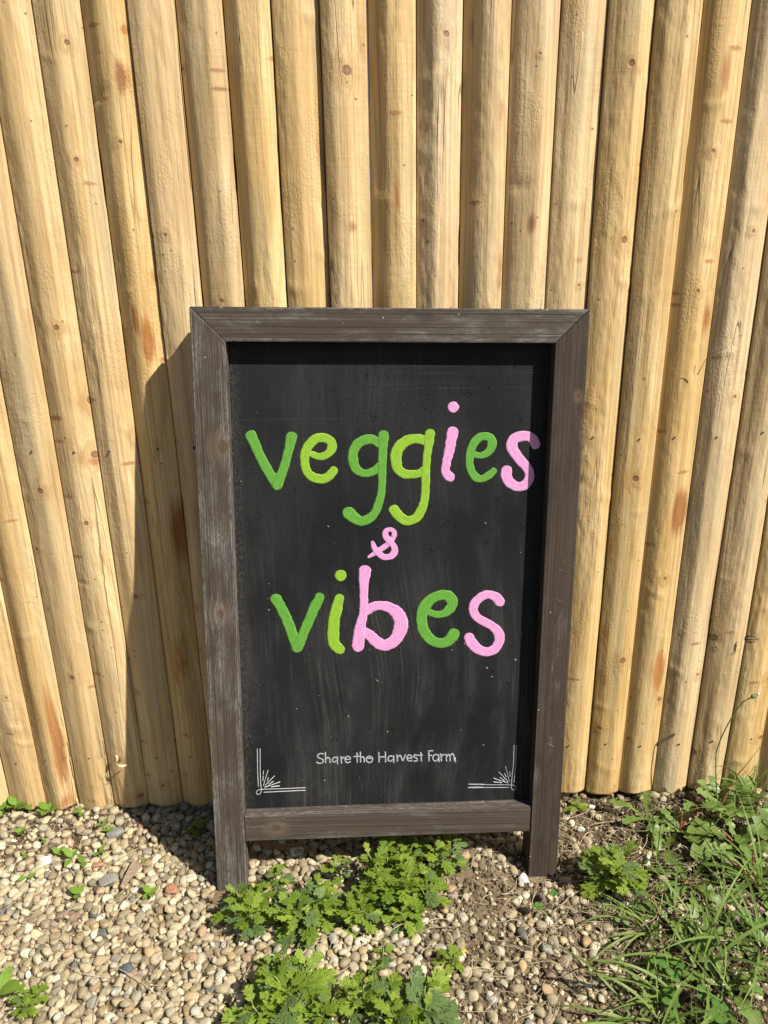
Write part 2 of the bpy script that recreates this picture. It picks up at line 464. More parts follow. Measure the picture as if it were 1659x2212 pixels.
def leaf_material(name, c1, c2, vein, trans=0.35, rough=0.5):
    """UV: x along the leaf 0..1, y across -1..1 (0 = midrib)."""
    b = MB(name, rough, 0.28)
    u, v, _ = b.sep(b.n('UVMap', 0))
    P = b.n('TexCoord', 3)
    r = b.n('ObjectInfo', 5)
    n1 = b.noise(b.vadd(P, b.comb(r, r, r)), 4.0, 3.0, 0.6)
    col = b.mix(b.math('FRACT', b.mul(r, 7.3)), c1, c2)
    col = b.mix(b.mul(b.step(n1, 0.5, 0.7), 0.35), col, tuple(k * 0.6 for k in c1))
    av = b.math('ABSOLUTE', v)
    mid = b.step(av, 0.05, 0.16, 1, 0)
    side = b.step(b.math('SINE', b.add(b.mul(u, 42.0), b.mul(av, -9.0))), 0.72, 0.98)
    col = b.mix(b.math('MAXIMUM', b.mul(mid, 0.65), b.mul(side, 0.30)), col, vein)
    b.put(b.b.inputs['Base Color'], col)
    h = b.add(b.mul(side, -0.6), b.mul(mid, -1.0))
    nm = b.bump(b.add(h, b.mul(n1, 0.8)), 0.5, 0.0012)
    b.put(b.b.inputs['Normal'], nm)
    tr = b.t.nodes.new('ShaderNodeBsdfTranslucent')
    b.put(tr.inputs[0], b.mix(0.5, col, (c2[0] * 1.4, c2[1] * 1.3, c2[2] * 0.5)))
    ms = b.t.nodes.new('ShaderNodeMixShader'); ms.inputs[0].default_value = trans
    out = b.t.nodes['Material Output']
    b.t.links.new(b.b.outputs[0], ms.inputs[1]); b.t.links.new(tr.outputs[0], ms.inputs[2]); b.t.links.new(ms.outputs[0], out.inputs[0])
    return b.m


def simple_material(name, c1, c2, scale=60.0, rough=0.7, bump=0.3, stretch=(1, 1, 1), attr=None):
    b = MB(name, rough, 0.25)
    P = b.n('TexCoord', 3)
    n1 = b.noise(b.vmul(P, stretch), scale, 4.0, 0.65)
    f = b.step(n1, 0.3, 0.7)
    if attr:
        f = b.math('MULTIPLY_ADD', f, 0.4, b.mul(b.n('Attribute', 2, props={'attribute_name': attr}), 0.6))
    return b.done(b.mix(f, c1, c2), rough, b.bump(n1, bump, 0.001))


MAT_POLE = pole_material()
MAT_BOARD = board_material()
MAT_SOIL = soil_material()
MAT_PEB_O = pebble_material(True)
MAT_PEB = pebble_material(False)
MAT_MUG = leaf_material('mugwort_leaf', (0.115, 0.185, 0.014), (0.205, 0.278, 0.028), (0.25, 0.32, 0.09), 0.30)
MAT_MUG_OLD = leaf_material('grey_green_leaf', (0.085, 0.135, 0.035), (0.110, 0.165, 0.05), (0.19, 0.24, 0.11), 0.25)
MAT_SEED = leaf_material('seedling_leaf', (0.12, 0.22, 0.02), (0.17, 0.27, 0.035), (0.20, 0.30, 0.08), 0.35)
MAT_DAND = leaf_material('dandelion_leaf', (0.078, 0.135, 0.022), (0.128, 0.190, 0.040), (0.20, 0.24, 0.09), 0.22, 0.42)
MAT_GRASS = leaf_material('grass_blade', (0.092, 0.158, 0.026), (0.180, 0.245, 0.058), (0.19, 0.26, 0.08), 0.30, 0.42)
MAT_CLOVER = leaf_material('clover_leaf', (0.06, 0.15, 0.02), (0.085, 0.18, 0.03), (0.15, 0.24, 0.09), 0.3)
MAT_YELLOW = leaf_material('yellowed_leaf', (0.50, 0.40, 0.04), (0.56, 0.46, 0.07), (0.5, 0.42, 0.12), 0.3)
MAT_STEM = simple_material('green_stem', (0.12, 0.17, 0.045), (0.19, 0.23, 0.08), 80)
MAT_RED = simple_material('red_stem', (0.20, 0.045, 0.04), (0.30, 0.12, 0.07), 50, 0.45)
MAT_STRAW = simple_material('dry_straw', (0.14, 0.10, 0.052), (0.46, 0.385, 0.26), 40, 0.7, 0.2, (1, 1, 1), 'rnd')
MAT_TWIG = simple_material('dead_twig', (0.10, 0.07, 0.045), (0.24, 0.18, 0.125), 60)
MAT_CHIP = simple_material('weathered_chip', (0.16, 0.11, 0.072), (0.27, 0.205, 0.15), 8, 0.8, 0.5, (60, 6, 20))
MAT_CRUMB = simple_material('soil_crumb', (0.045, 0.031, 0.019), (0.165, 0.12, 0.07), 90, 0.95, 0.6, (1, 1, 1), 'rnd')
MAT_NAIL = simple_material('dark_nail', (0.02, 0.02, 0.018), (0.06, 0.05, 0.04), 300, 0.5)
MAT_CHALK = simple_material('white_chalk_paint', (0.36, 0.36, 0.35), (0.52, 0.52, 0.51), 240, 0.8, 0.3)
MAT_LETTER = simple_material('faded_chalk_pen', (0.13, 0.135, 0.14), (0.42, 0.425, 0.43), 420, 0.8, 0.3)
MAT_DRY = simple_material('dry_curled_leaf', (0.40, 0.30, 0.15), (0.58, 0.48, 0.28), 90)


# ------------------------------------------------------------------ ground
def ground_z(x, y):
    x = np.asarray(x, float); y = np.asarray(y, float)
    z = -0.021 + 0.006 * (vnoise(x * 7 + 3, y * 7 + 9) - 0.5) + 0.004 * (vnoise(x * 21, y * 21) - 0.5)
    z = z + 0.024 * np.exp(-((x - 0.175) / 0.065) ** 2 - ((y + 0.150) / 0.040) ** 2)          # sandy mound under the sign
    z = z + 0.016 * sstep(-0.45, -0.6, x) * sstep(-0.13, -0.01, y)                             # soil against the fence, left
    z = z + 0.012 * sstep(0.50, 0.62, x) * sstep(-0.14, -0.03, y)
    z = z - 0.008 * sstep(-0.47, -0.36, x) * sstep(0.42, 0.3, x) * sstep(-0.05, 0.0, y)
    soil = soil_amount(x, y)
    z = z + soil * (0.006 * (vnoise(x * 60, y * 60, 3) - 0.5) + 0.0045 * (vnoise(x * 150, y * 150, 7) - 0.5))
    return z


def soil_amount(x, y):                        # 1 where bare soil shows, 0 where gravel is thick
    n = vnoise(x * 9 + 2, y * 9 + 5) - 0.5
    s = sstep(0.0, 0.15, x + 0.14 * n + 0.1 * np.clip(-0.30 - y, 0, 0.2)) * 0.84
    s = np.maximum(s, 0.97 * np.exp(-(((x - 0.19 - 0.05 * n) / 0.095) ** 4) - ((y + 0.225 + 0.04 * n) / 0.095) ** 4))
    s = np.maximum(s, sstep(0.27, 0.40, x + 0.10 * n))
    s = s * (1 - 0.75 * sstep(-0.10, -0.07, y) * sstep(0.33, 0.25, x))
    s = np.maximum(s, 0.72 * sstep(-0.42, -0.52, x) * sstep(-0.17, -0.06, y + 0.16 * n))
    return s


def sheet_axis(lo, hi, step, far):
    a = list(np.arange(lo, hi + 1e-9, step))
    s, p = step, hi
    while p < far: s *= 1.5; p += s; a.append(p)
    s, p = step, lo
    while p > -far: s *= 1.5; p -= s; a.insert(0, p)
    return np.array(a)


gx = sheet_axis(-1.15, 1.15, 0.006, 90)
gy = sheet_axis(-0.85, 0.10, 0.006, 90)
GX, GY = np.meshgrid(gx, gy, indexing='ij')
V = np.stack([GX, GY, ground_z(GX, GY)], -1).reshape(-1, 3)
ground = link('ground', np_mesh('ground', V, grid_faces(len(gx), len(gy)), MAT_SOIL))
tag(ground, kind='structure')

# ------------------------------------------------------------------ fence of half-round poles
fence = tag(link('wooden_fence', None, loc=(0, 0, 0)),
            'pale new fence of upright debarked half-round pine poles behind the chalkboard sign', 'fence')
BX = [-0.5587, -0.4845, -0.4132, -0.3432, -0.2737, -0.2018, -0.1296, -0.0572, 0.0146, 0.0882, 0.1605, 0.2338, 0.3072, 0.3810, 0.4525, 0.5242, 0.5986, 0.6748]
BX = [BX[0] - 0.0725 * k for k in range(9, 0, -1)] + BX + [BX[-1] + 0.0735 * k for k in range(1, 9)]
prng = np.random.default_rng(21)
STAINS = []
for px, py, w_, h_, k_ in ((262, 165, 11, 30, 1.0), (320, 735, 11, 38, 1.1), (290, 690, 6, 25, 0.8), (330, 600, 10, 20, 0.5), (384, 1153, 13, 50, 1.1), (1473, 1105, 13, 36, 1.2), (1425, 1455, 12, 34, 1.1),
                          (1530, 690, 8, 30, 1.0), (1570, 150, 9, 60, 0.8), (762, 490, 7, 11, 0.8), (1254, 562, 9, 6, 0.8), (1149, 482, 7, 18, 1.0), (120, 1600, 9, 80, 1.1), (1385, 620, 8, 30, 0.5),
                          (465, 150, 12, 4, 0.9), (470, 190, 14, 4, 1.0), (265, 60, 8, 8, 0.9), (310, 1090, 12, 5, 0.8), (118, 905, 14, 4, 0.9), (735, 130, 7, 7, 0.7), (1340, 180, 9, 30, 0.6),
                          (1100, 720, 7, 40, 0.6), (690, 330, 8, 40, 0.5), (1620, 1000, 8, 50, 0.6), (200, 1000, 10, 8, 0.8), (60, 700, 9, 40, 0.5), (860, 420, 9, 40, 0.5), (1020, 60, 9, 30, 0.6)):
    a_ = fence_at(px, py); b2_ = fence_at(px + w_, py); c_ = fence_at(px, py - h_)
    STAINS.append((a_[0], a_[2], (b2_[0] - a_[0]) * 1.5, (c_[2] - a_[2]) * 1.6, k_ * 1.35))
nail_bm = None


def nail_mesh():
    t = np.linspace(0, 2 * np.pi, 9)[:-1]
    V = [(0.0027 * math.cos(a), -0.0004, 0.0031 * math.sin(a)) for a in t] + [(0.0019 * math.cos(a), 0.0006, 0.0022 * math.sin(a)) for a in t] + [(0, 0.0004, 0)]
    fs = [[i, (i + 1) % 8, 8 + (i + 1) % 8, 8 + i] for i in range(8)]
    return np_mesh('nail', V, [np.array(fs), np.array([[8 + i, 8 + (i + 1) % 8, 16] for i in range(8)])], MAT_NAIL)


NAIL = nail_mesh()
for i in range(len(BX) - 1):
    x0, x1 = BX[i], BX[i + 1]
    xc, hw = (x0 + x1) / 2, (x1 - x0) / 2 - prng.uniform(0.0001, 0.0006)
    seen = -0.95 < xc < 0.9
    nx, nz = (31, 430) if seen else (13, 60)
    zb = 0.001 + prng.uniform(-0.006, 0.006) - (0.004 if xc > 0.3 else 0)
    s = np.linspace(-1, 1, nx); s = np.sign(s) * (1 - (1 - np.abs(s)) ** 1.25)
    zz = np.linspace(zb, 1.82, nz)
    S, Z = np.meshgrid(s, zz, indexing='ij')
    A = math.radians(prng.uniform(29, 39)); R = hw / math.sin(A)
    flat = prng.uniform(0.0, 0.75)
    sd = prng.uniform(0, 40)
    wl = hw + 0.0004 * (vnoise(Z * 5 + sd, sd) - 0.5) - 0.0010 * sstep(0.80, 0.86, vnoise(Z * 9, sd + 9))
    wr = hw + 0.0004 * (vnoise(Z * 5 + sd, sd + 3) - 0.5) - 0.0010 * sstep(0.82, 0.88, vnoise(Z * 9, sd + 19))
    Xl = np.where(S < 0, S * wl, S * wr) 
    xa = Xl / hw
    aL, aM, aR = prng.uniform(-36, -21), prng.uniform(-10, 4), prng.uniform(18, 33)   # dressed faces left, middle, right
    b1, b2, w1, w2 = prng.uniform(-0.55, -0.15), prng.uniform(0.0, 0.5), prng.uniform(0.12, 0.4), prng.uniform(0.10, 0.4)
    fs_ = np.linspace(-1, 1, 401)
    ang = aL + (aM - aL) * sstep(b1 - w1, b1 + w1, fs_) + (aR - aM) * sstep(b2 - w2, b2 + w2, fs_)
    prf = np.cumsum(np.tan(np.radians(ang))) * (2 / 400) * hw
    prf -= prf.min()
    drift = 0.05 * (vnoise(Z * 1.6, sd + 55) - 0.5)
    Yp = np.interp(np.clip(xa + drift * (1 - xa ** 2), -1, 1), fs_, prf)
    roll = np.clip((np.abs(S) - 0.965) / 0.035, 0, 1)
    Yp = Yp + 0.006 * roll ** 2
    Yp = Yp - 0.0030 * (vnoise(S * 1.0 + sd, Z * 2.5) - 0.5) - 0.0009 * (vnoise(S * 3 + sd, Z * 9) - 0.5) - 0.0012 * sstep(0.55, 0.75, vnoise(S * 1.2 + sd, Z * 4, 5)) * (vnoise(S * 7 + sd, Z * 60) - 0.5)
    for k in range(prng.integers(4, 8)):                                          # branch whorls: sloping humps and hollows
        kz, ks = prng.uniform(0, 1.7), prng.uniform(-0.9, 0.9)
        sl = prng.uniform(-0.02, 0.02)
        a = prng.uniform(0.0006, 0.0019) * (1 if prng.random() < 0.75 else -1)
        dz = Z - kz - sl * (S - ks) - 0.006 * np.abs(S - ks)
        Yp = Yp - a * np.exp(-(dz / prng.uniform(0.004, 0.012)) ** 2 - ((S - ks) / prng.uniform(0.25, 0.6)) ** 2)
    ST_ = np.zeros_like(Z)
    for sx, sz, w_, h_, k_ in STAINS:
        ST_ += k_ * np.exp(-((xc + Xl - sx) / w_) ** 2 - ((Z - sz) / h_) ** 2)
    ST_ += 0.75 * sstep(0.06, 0.0, Z) * vnoise(S * 3 + sd, Z * 40)
    if abs(xc + 0.666) < 0.03 or abs(xc + 0.59) < 0.02:                            # the splintered foot at the left
        m = sstep(0.30, 0.05, Z) * sstep(0.0, 0.5, S)
        Yp = Yp + m * (0.004 + 0.010 * (vnoise(S * 9 + sd, Z * 7) - 0.3) * (vnoise(S * 14, Z * 22) > 0.45))
    V = np.stack([Xl, Yp + 0.002 + prng.uniform(-0.0015, 0.0025), Z - 0], -1).reshape(-1, 3)
    fc = grid_faces(nx, nz)
    base = len(V)                                                                  # flat back, cut foot and top
    bk = np.array([[-hw, 0.05, zb], [hw, 0.05, zb], [-hw, 0.05, 1.82], [hw, 0.05, 1.82]])
    V = np.concatenate([V, bk])
    ii = np.arange(nx)
    foot = [[(a + 1) * nz, a * nz, base if a < nx // 2 else base + 1] for a in range(nx - 1)] + [[base, base + 1, (nx // 2) * nz]]
    topf = [[a * nz + nz - 1, (a + 1) * nz + nz - 1, base + 2 if a < nx // 2 else base + 3] for a in range(nx - 1)] + [[base + 3, base + 2, (nx // 2) * nz + nz - 1]]
    side = [[base, base + 2, nz - 1], [base, nz - 1, 0], [base + 3, base + 1, (nx - 1) * nz], [base + 3, (nx - 1) * nz, nx * nz - 1]]
    me = np_mesh('pole', V, [fc, np.array(foot + topf + side), np.array([[base, base + 1, base + 3, base + 2]])], MAT_POLE, attrs={'stain': np.concatenate([ST_.ravel(), np.zeros(4)])})
    sm = np.ones(len(me.polygons), bool); sm[len(fc):] = False
    me.polygons.foreach_set('use_smooth', sm)
    pole = link('pole', me, fence, loc=(xc, 0, 0))
    if seen:
        for nz_ in (0.785, 0.128):
            nxl = prng.uniform(-0.35, 0.2) * hw
            zi = int((nz_ - zb) / (1.82 - zb) * (nz - 1)); si = int(np.argmin(np.abs(s - nxl / hw)))
            p = V[si * nz + zi]
            link('nail_head', NAIL, pole, loc=(p[0], p[1] - 0.0010, p[2] + prng.uniform(-0.004, 0.004)), scale=prng.uniform(0.65, 0.95))
rail_m = np_mesh('x', [(0, 0, 0), (1, 0, 0), (0, 0, 1)], np.array([[0, 1, 2]]))
bpy.data.meshes.remove(rail_m)


def box_mesh(name, lo, hi, mat, bev=0.0012, uvdir=None):
    return prism(name, [(lo[0], lo[2]), (hi[0], lo[2]), (hi[0], hi[2]), (lo[0], hi[2])], lo[1], hi[1], mat, bev, uvdir)


def prism(name, poly, y0, y1, mat, bev=0.0012, uvdir='v', uv0=(0, 0), wob=0.0):
    """Bar with outline poly in (x, z) between depths y0 (front) and y1 (back). UV in metres: x along the grain, y across it."""
    bm = bmesh.new()
    fr = [bm.verts.new((p[0], y0, p[1])) for p in poly]; bk = [bm.verts.new((p[0], y1, p[1])) for p in poly]
    n = len(poly)
    bm.faces.new(fr); bm.faces.new(bk[::-1])
    for i in range(n): bm.faces.new([fr[i], bk[i], bk[(i + 1) % n], fr[(i + 1) % n]])
    bmesh.ops.recalc_face_normals(bm, faces=bm.faces)
    if bev: bmesh.ops.bevel(bm, geom=list(bm.edges), offset=bev, segments=2, profile=0.6, affect='EDGES')
    uvl = bm.loops.layers.uv.new('UVMap')
    for f in bm.faces:
        nx, ny, nz = [abs(k) for k in f.normal]
        for l in f.loops:
            x, y, z = l.vert.co
            if uvdir == 'v':
                l[uvl].uv = (z - uv0[1], x - uv0[0]) if ny >= nx else (z - uv0[1], y + 0.3)
            else:
                l[uvl].uv = (x - uv0[0], z - uv0[1]) if ny >= nz else (x - uv0[0], y + 0.3)
    me = bpy.data.meshes.new(name); bm.to_mesh(me); bm.free()
    me.materials.append(mat)
    return me


# ------------------------------------------------------------------ the sign
SR = np.radians([-7.27878502, 1.440026, 0.7477801]); ST = np.array([-0.27711873, -0.06814901, 1.02955045])
_cx, _sx, _cy, _sy, _cz, _sz = math.cos(SR[0]), math.sin(SR[0]), math.cos(SR[1]), math.sin(SR[1]), math.cos(SR[2]), math.sin(SR[2])
SM = np.array([[_cz, -_sz, 0], [_sz, _cz, 0], [0, 0, 1]]) @ np.array([[_cy, 0, _sy], [0, 1, 0], [-_sy, 0, _cy]]) @ np.array([[1, 0, 0], [0, _cx, -_sx], [0, _sx, _cx]])
REC = 0.0265                                  # how far the board lies behind the frame's face
SW, HL, HR = 0.6416, 1.0625, 1.0445
# the thing's Empty stands at the base; its parts are built in the frame of the sign's top left corner
BASE = np.array([SW / 2, 0.0, -(HL + HR) / 2])
sign = tag(link('chalkboard_sign', None, loc=tuple(SM @ BASE + ST), rot=tuple(SR)),
           'dark wooden framed chalkboard sign hand painted veggies and vibes leaning on the fence', 'sign')


def part(name, me, parent=None, shift=True):
    o = link(name, me, parent or sign)
    if parent is None: o.location = tuple(-BASE)
    return o


def on_board(px, py, src=True):               # picture position on the board -> (u, v) on its face in metres
    k = PW / 2500.0 if src else 1.0
    n = SM @ np.array([0, -1, 0]); o = ST - n * REC
    r = ray(px * k, py * k); t = ((o - CAM_POS) @ n) / (r @ n)
    l = SM.T @ (CAM_POS + t * r - ST)
    return l[0], l[2]


M_STL = frame_material('weathered_stile_grey', 0.9, 0.95, [(-0.2225, 0.044, 0.0085), (-0.512, 0.028, 0.0065)])
M_STR = frame_material('weathered_stile_brown', 0.3, 0.72, [(-0.139, 0.042, 0.0032)], 1.08)
M_TOP = frame_material('weathered_top_rail', 0.85, 0.9, [])
M_BOT = frame_material('weathered_bottom_rail', 0.6, 1.05, [(0.112, 0.026, 0.0068)])
M_REAR = frame_material('weathered_rear_leg', 0.2, 0.8)
T = 0.031
sl, sr, rt = 0.0545, 0.588, -0.0535
part('frame_stile', prism('frame_stile', [(0, -0.0006), (0, -HL), (sl + 0.001, -HL), (sl, -0.85), (sl, rt - 0.0003)], 0, T, M_STL, 0.0012, 'v'))
part('frame_stile', prism('frame_stile', [(SW, -0.0006), (sr, rt - 0.0003), (sr, -HR), (SW, -HR)], 0.0002, T, M_STR, 0.0012, 'v', (sr, 0)))
part('top_rail', prism('top_rail', [(0.0008, 0), (sl + 0.0006, rt), (sr - 0.0006, rt), (SW - 0.0008, 0)], 0.0004, T, M_TOP, 0.0012, 'u', (0, -0.054)))
part('bottom_rail', prism('bottom_rail', [(sl + 0.001, -0.9045), (sr - 0.0006, -0.8960), (sr - 0.0006, -0.9482), (sl + 0.001, -0.9560)], 0.0025, T, M_BOT, 0.0014, 'u', (0, -0.955)))
panel = part('chalkboard_panel', prism('chalkboard_panel', [(sl - 0.004, rt + 0.006), (sl - 0.004, -0.925), (sr + 0.004, -0.925), (sr + 0.004, rt + 0.006)], REC, REC + 0.004, MAT_BOARD, 0))
for a in (0.001, 0.5885):
    part('rear_leg', prism('rear_leg', [(a, -0.012), (a, -1.040), (a + 0.0525, -1.040), (a + 0.0525, -0.012)], T + 0.003, T + 0.029, M_REAR, 0.0012, 'v', (a, 0)))
part('rear_rail', prism('rear_rail', [(0.0545, -0.012), (0.0545, -0.064), (0.5875, -0.064), (0.5875, -0.012)], T + 0.0035, T + 0.028, M_REAR, 0.0012, 'u', (0, -0.064)))
part('rear_rail', prism('rear_rail', [(0.0545, -0.885), (0.0545, -0.935), (0.5875, -0.935), (0.5875, -0.885)], T + 0.0035, T + 0.028, M_REAR, 0.0012, 'u', (0, -0.935)))
part('rear_panel', prism('rear_panel', [(0.0545, -0.0655), (0.0545, -0.8835), (0.5875, -0.8835), (0.5875, -0.0655)], T + 0.004, T + 0.008, MAT_BOARD, 0))


def catmull(P, n):
    P = np.asarray(P, float)
    if len(P) == 2:
        t = np.linspace(0, 1, n)[:, None]; return P[0] * (1 - t) + P[1] * t
    Q = np.vstack([2 * P[0] - P[1], P, 2 * P[-1] - P[-2]])
    seg = np.linalg.norm(np.diff(P[:, :2], axis=0), axis=1); cum = np.concatenate([[0], np.cumsum(seg)])
    out = []
    for s in np.linspace(0, cum[-1], n):
        i = min(np.searchsorted(cum, s, side='right') - 1, len(P) - 2); t = (s - cum[i]) / max(seg[i], 1e-9)
        a, b, c, d = Q[i], Q[i + 1], Q[i + 2], Q[i + 3]
        out.append(0.5 * ((2 * b) + (c - a) * t + (2 * a - 5 * b + 4 * c - d) * t * t + (-a + 3 * b - 3 * c + d) * t ** 3))
    return np.array(out)


def ribbon(P, h0, dome, nacross=11, nlong=None, rag=0.07, cap=True, sd=0.0):
    """P rows (u, v, halfwidth) on the board in metres -> verts (sign frame), quads, uv."""
    P = np.asarray(P, float)
    ln = np.linalg.norm(np.diff(P[:, :2], axis=0), axis=1).sum()
    n = nlong or int(max(14, ln / 0.0018))
    C = catmull(P, n)
    Tn = np.gradient(C[:, :2], axis=0); Tn /= np.linalg.norm(Tn, axis=1)[:, None] + 1e-12
    if cap:                                                                         # round ends
        for end in (0, -1):
            a = np.linspace(0, np.pi / 2, 7)[1:]
            w = C[end, 2]; sgn = -1 if end == 0 else 1
            pts = [np.array([*(C[end, :2] + sgn * Tn[end] * w * math.sin(k) * 0.92), max(w * math.cos(k), w * 0.06)]) for k in a]
            tt = [Tn[end]] * len(pts)
            if end == 0: C = np.vstack([pts[::-1], C]); Tn = np.vstack([tt, Tn])
            else: C = np.vstack([C, pts]); Tn = np.vstack([Tn, tt])
    n = len(C)
    N = np.stack([-Tn[:, 1], Tn[:, 0]], 1)
    arc = np.concatenate([[0], np.cumsum(np.linalg.norm(np.diff(C[:, :2], axis=0), axis=1))])
    t = np.concatenate([[-1], np.linspace(-0.965, 0.965, nacross - 2), [1]])
    wL = C[:, 2] * (1 + rag * 2 * (vnoise(arc * 260, sd) - 0.5) + rag * 2 * (vnoise(arc * 90, sd + 5) - 0.5))
    wR = C[:, 2] * (1 + rag * 2 * (vnoise(arc * 260, sd + 11) - 0.5) + rag * 2 * (vnoise(arc * 90, sd + 17) - 0.5))
    W = np.where(t[None] < 0, wL[:, None], wR[:, None]) * t[None]
    U = C[:, 0][:, None] + N[:, 0][:, None] * W
    Vv = C[:, 1][:, None] + N[:, 1][:, None] * W
    prof = np.where(np.abs(t) > 0.99, 0.0, 1.0)
    rise = 0.00010 * arc / max(arc[-1], 1e-6)
    Y = REC - 0.00008 - h0 * 0.5 - rise[:, None] - dome * prof[None] * (0.8 + 0.4 * vnoise(arc[:, None] * 140, t[None] * 5, sd))
    Y[:, 0] = REC + 0.0002; Y[:, -1] = REC + 0.0002
    V = np.stack([U, Y, Vv], -1).reshape(-1, 3)
    uv = np.stack([np.broadcast_to(arc[:, None] + sd, U.shape), np.broadcast_to(t[None], U.shape)], -1).reshape(-1, 2)
    return V, grid_faces(n, nacross), uv


def strokes_mesh(name, strokes, mat, dome=0.00006, **kw):
    Vs, Fs, Us, off = [], [], [], 0
    for i, P in enumerate(strokes):
        V, f, u = ribbon(P, 0.00018 * i, dome, sd=random.random() * 30, **kw)
        Vs.append(V); Fs.append(f + off); Us.append(u); off += len(V)
    me = np_mesh(name, np.vstack(Vs), np.vstack(Fs), mat, smooth=False, uv=np.vstack(Us))
    return me


def from_crop(pts, ox, oy, k, hw=None, fat=1.0):
    out = []
    for p in pts:
        x, y = ox + p[0] / k, oy + p[1] / k
        w = (p[2] if len(p) > 2 else hw) / k * fat
        u, v = on_board(x, y); u2, v2 = on_board(x + 10, y)
        out.append((u, v, w * abs(u2 - u) / 10))
    return out


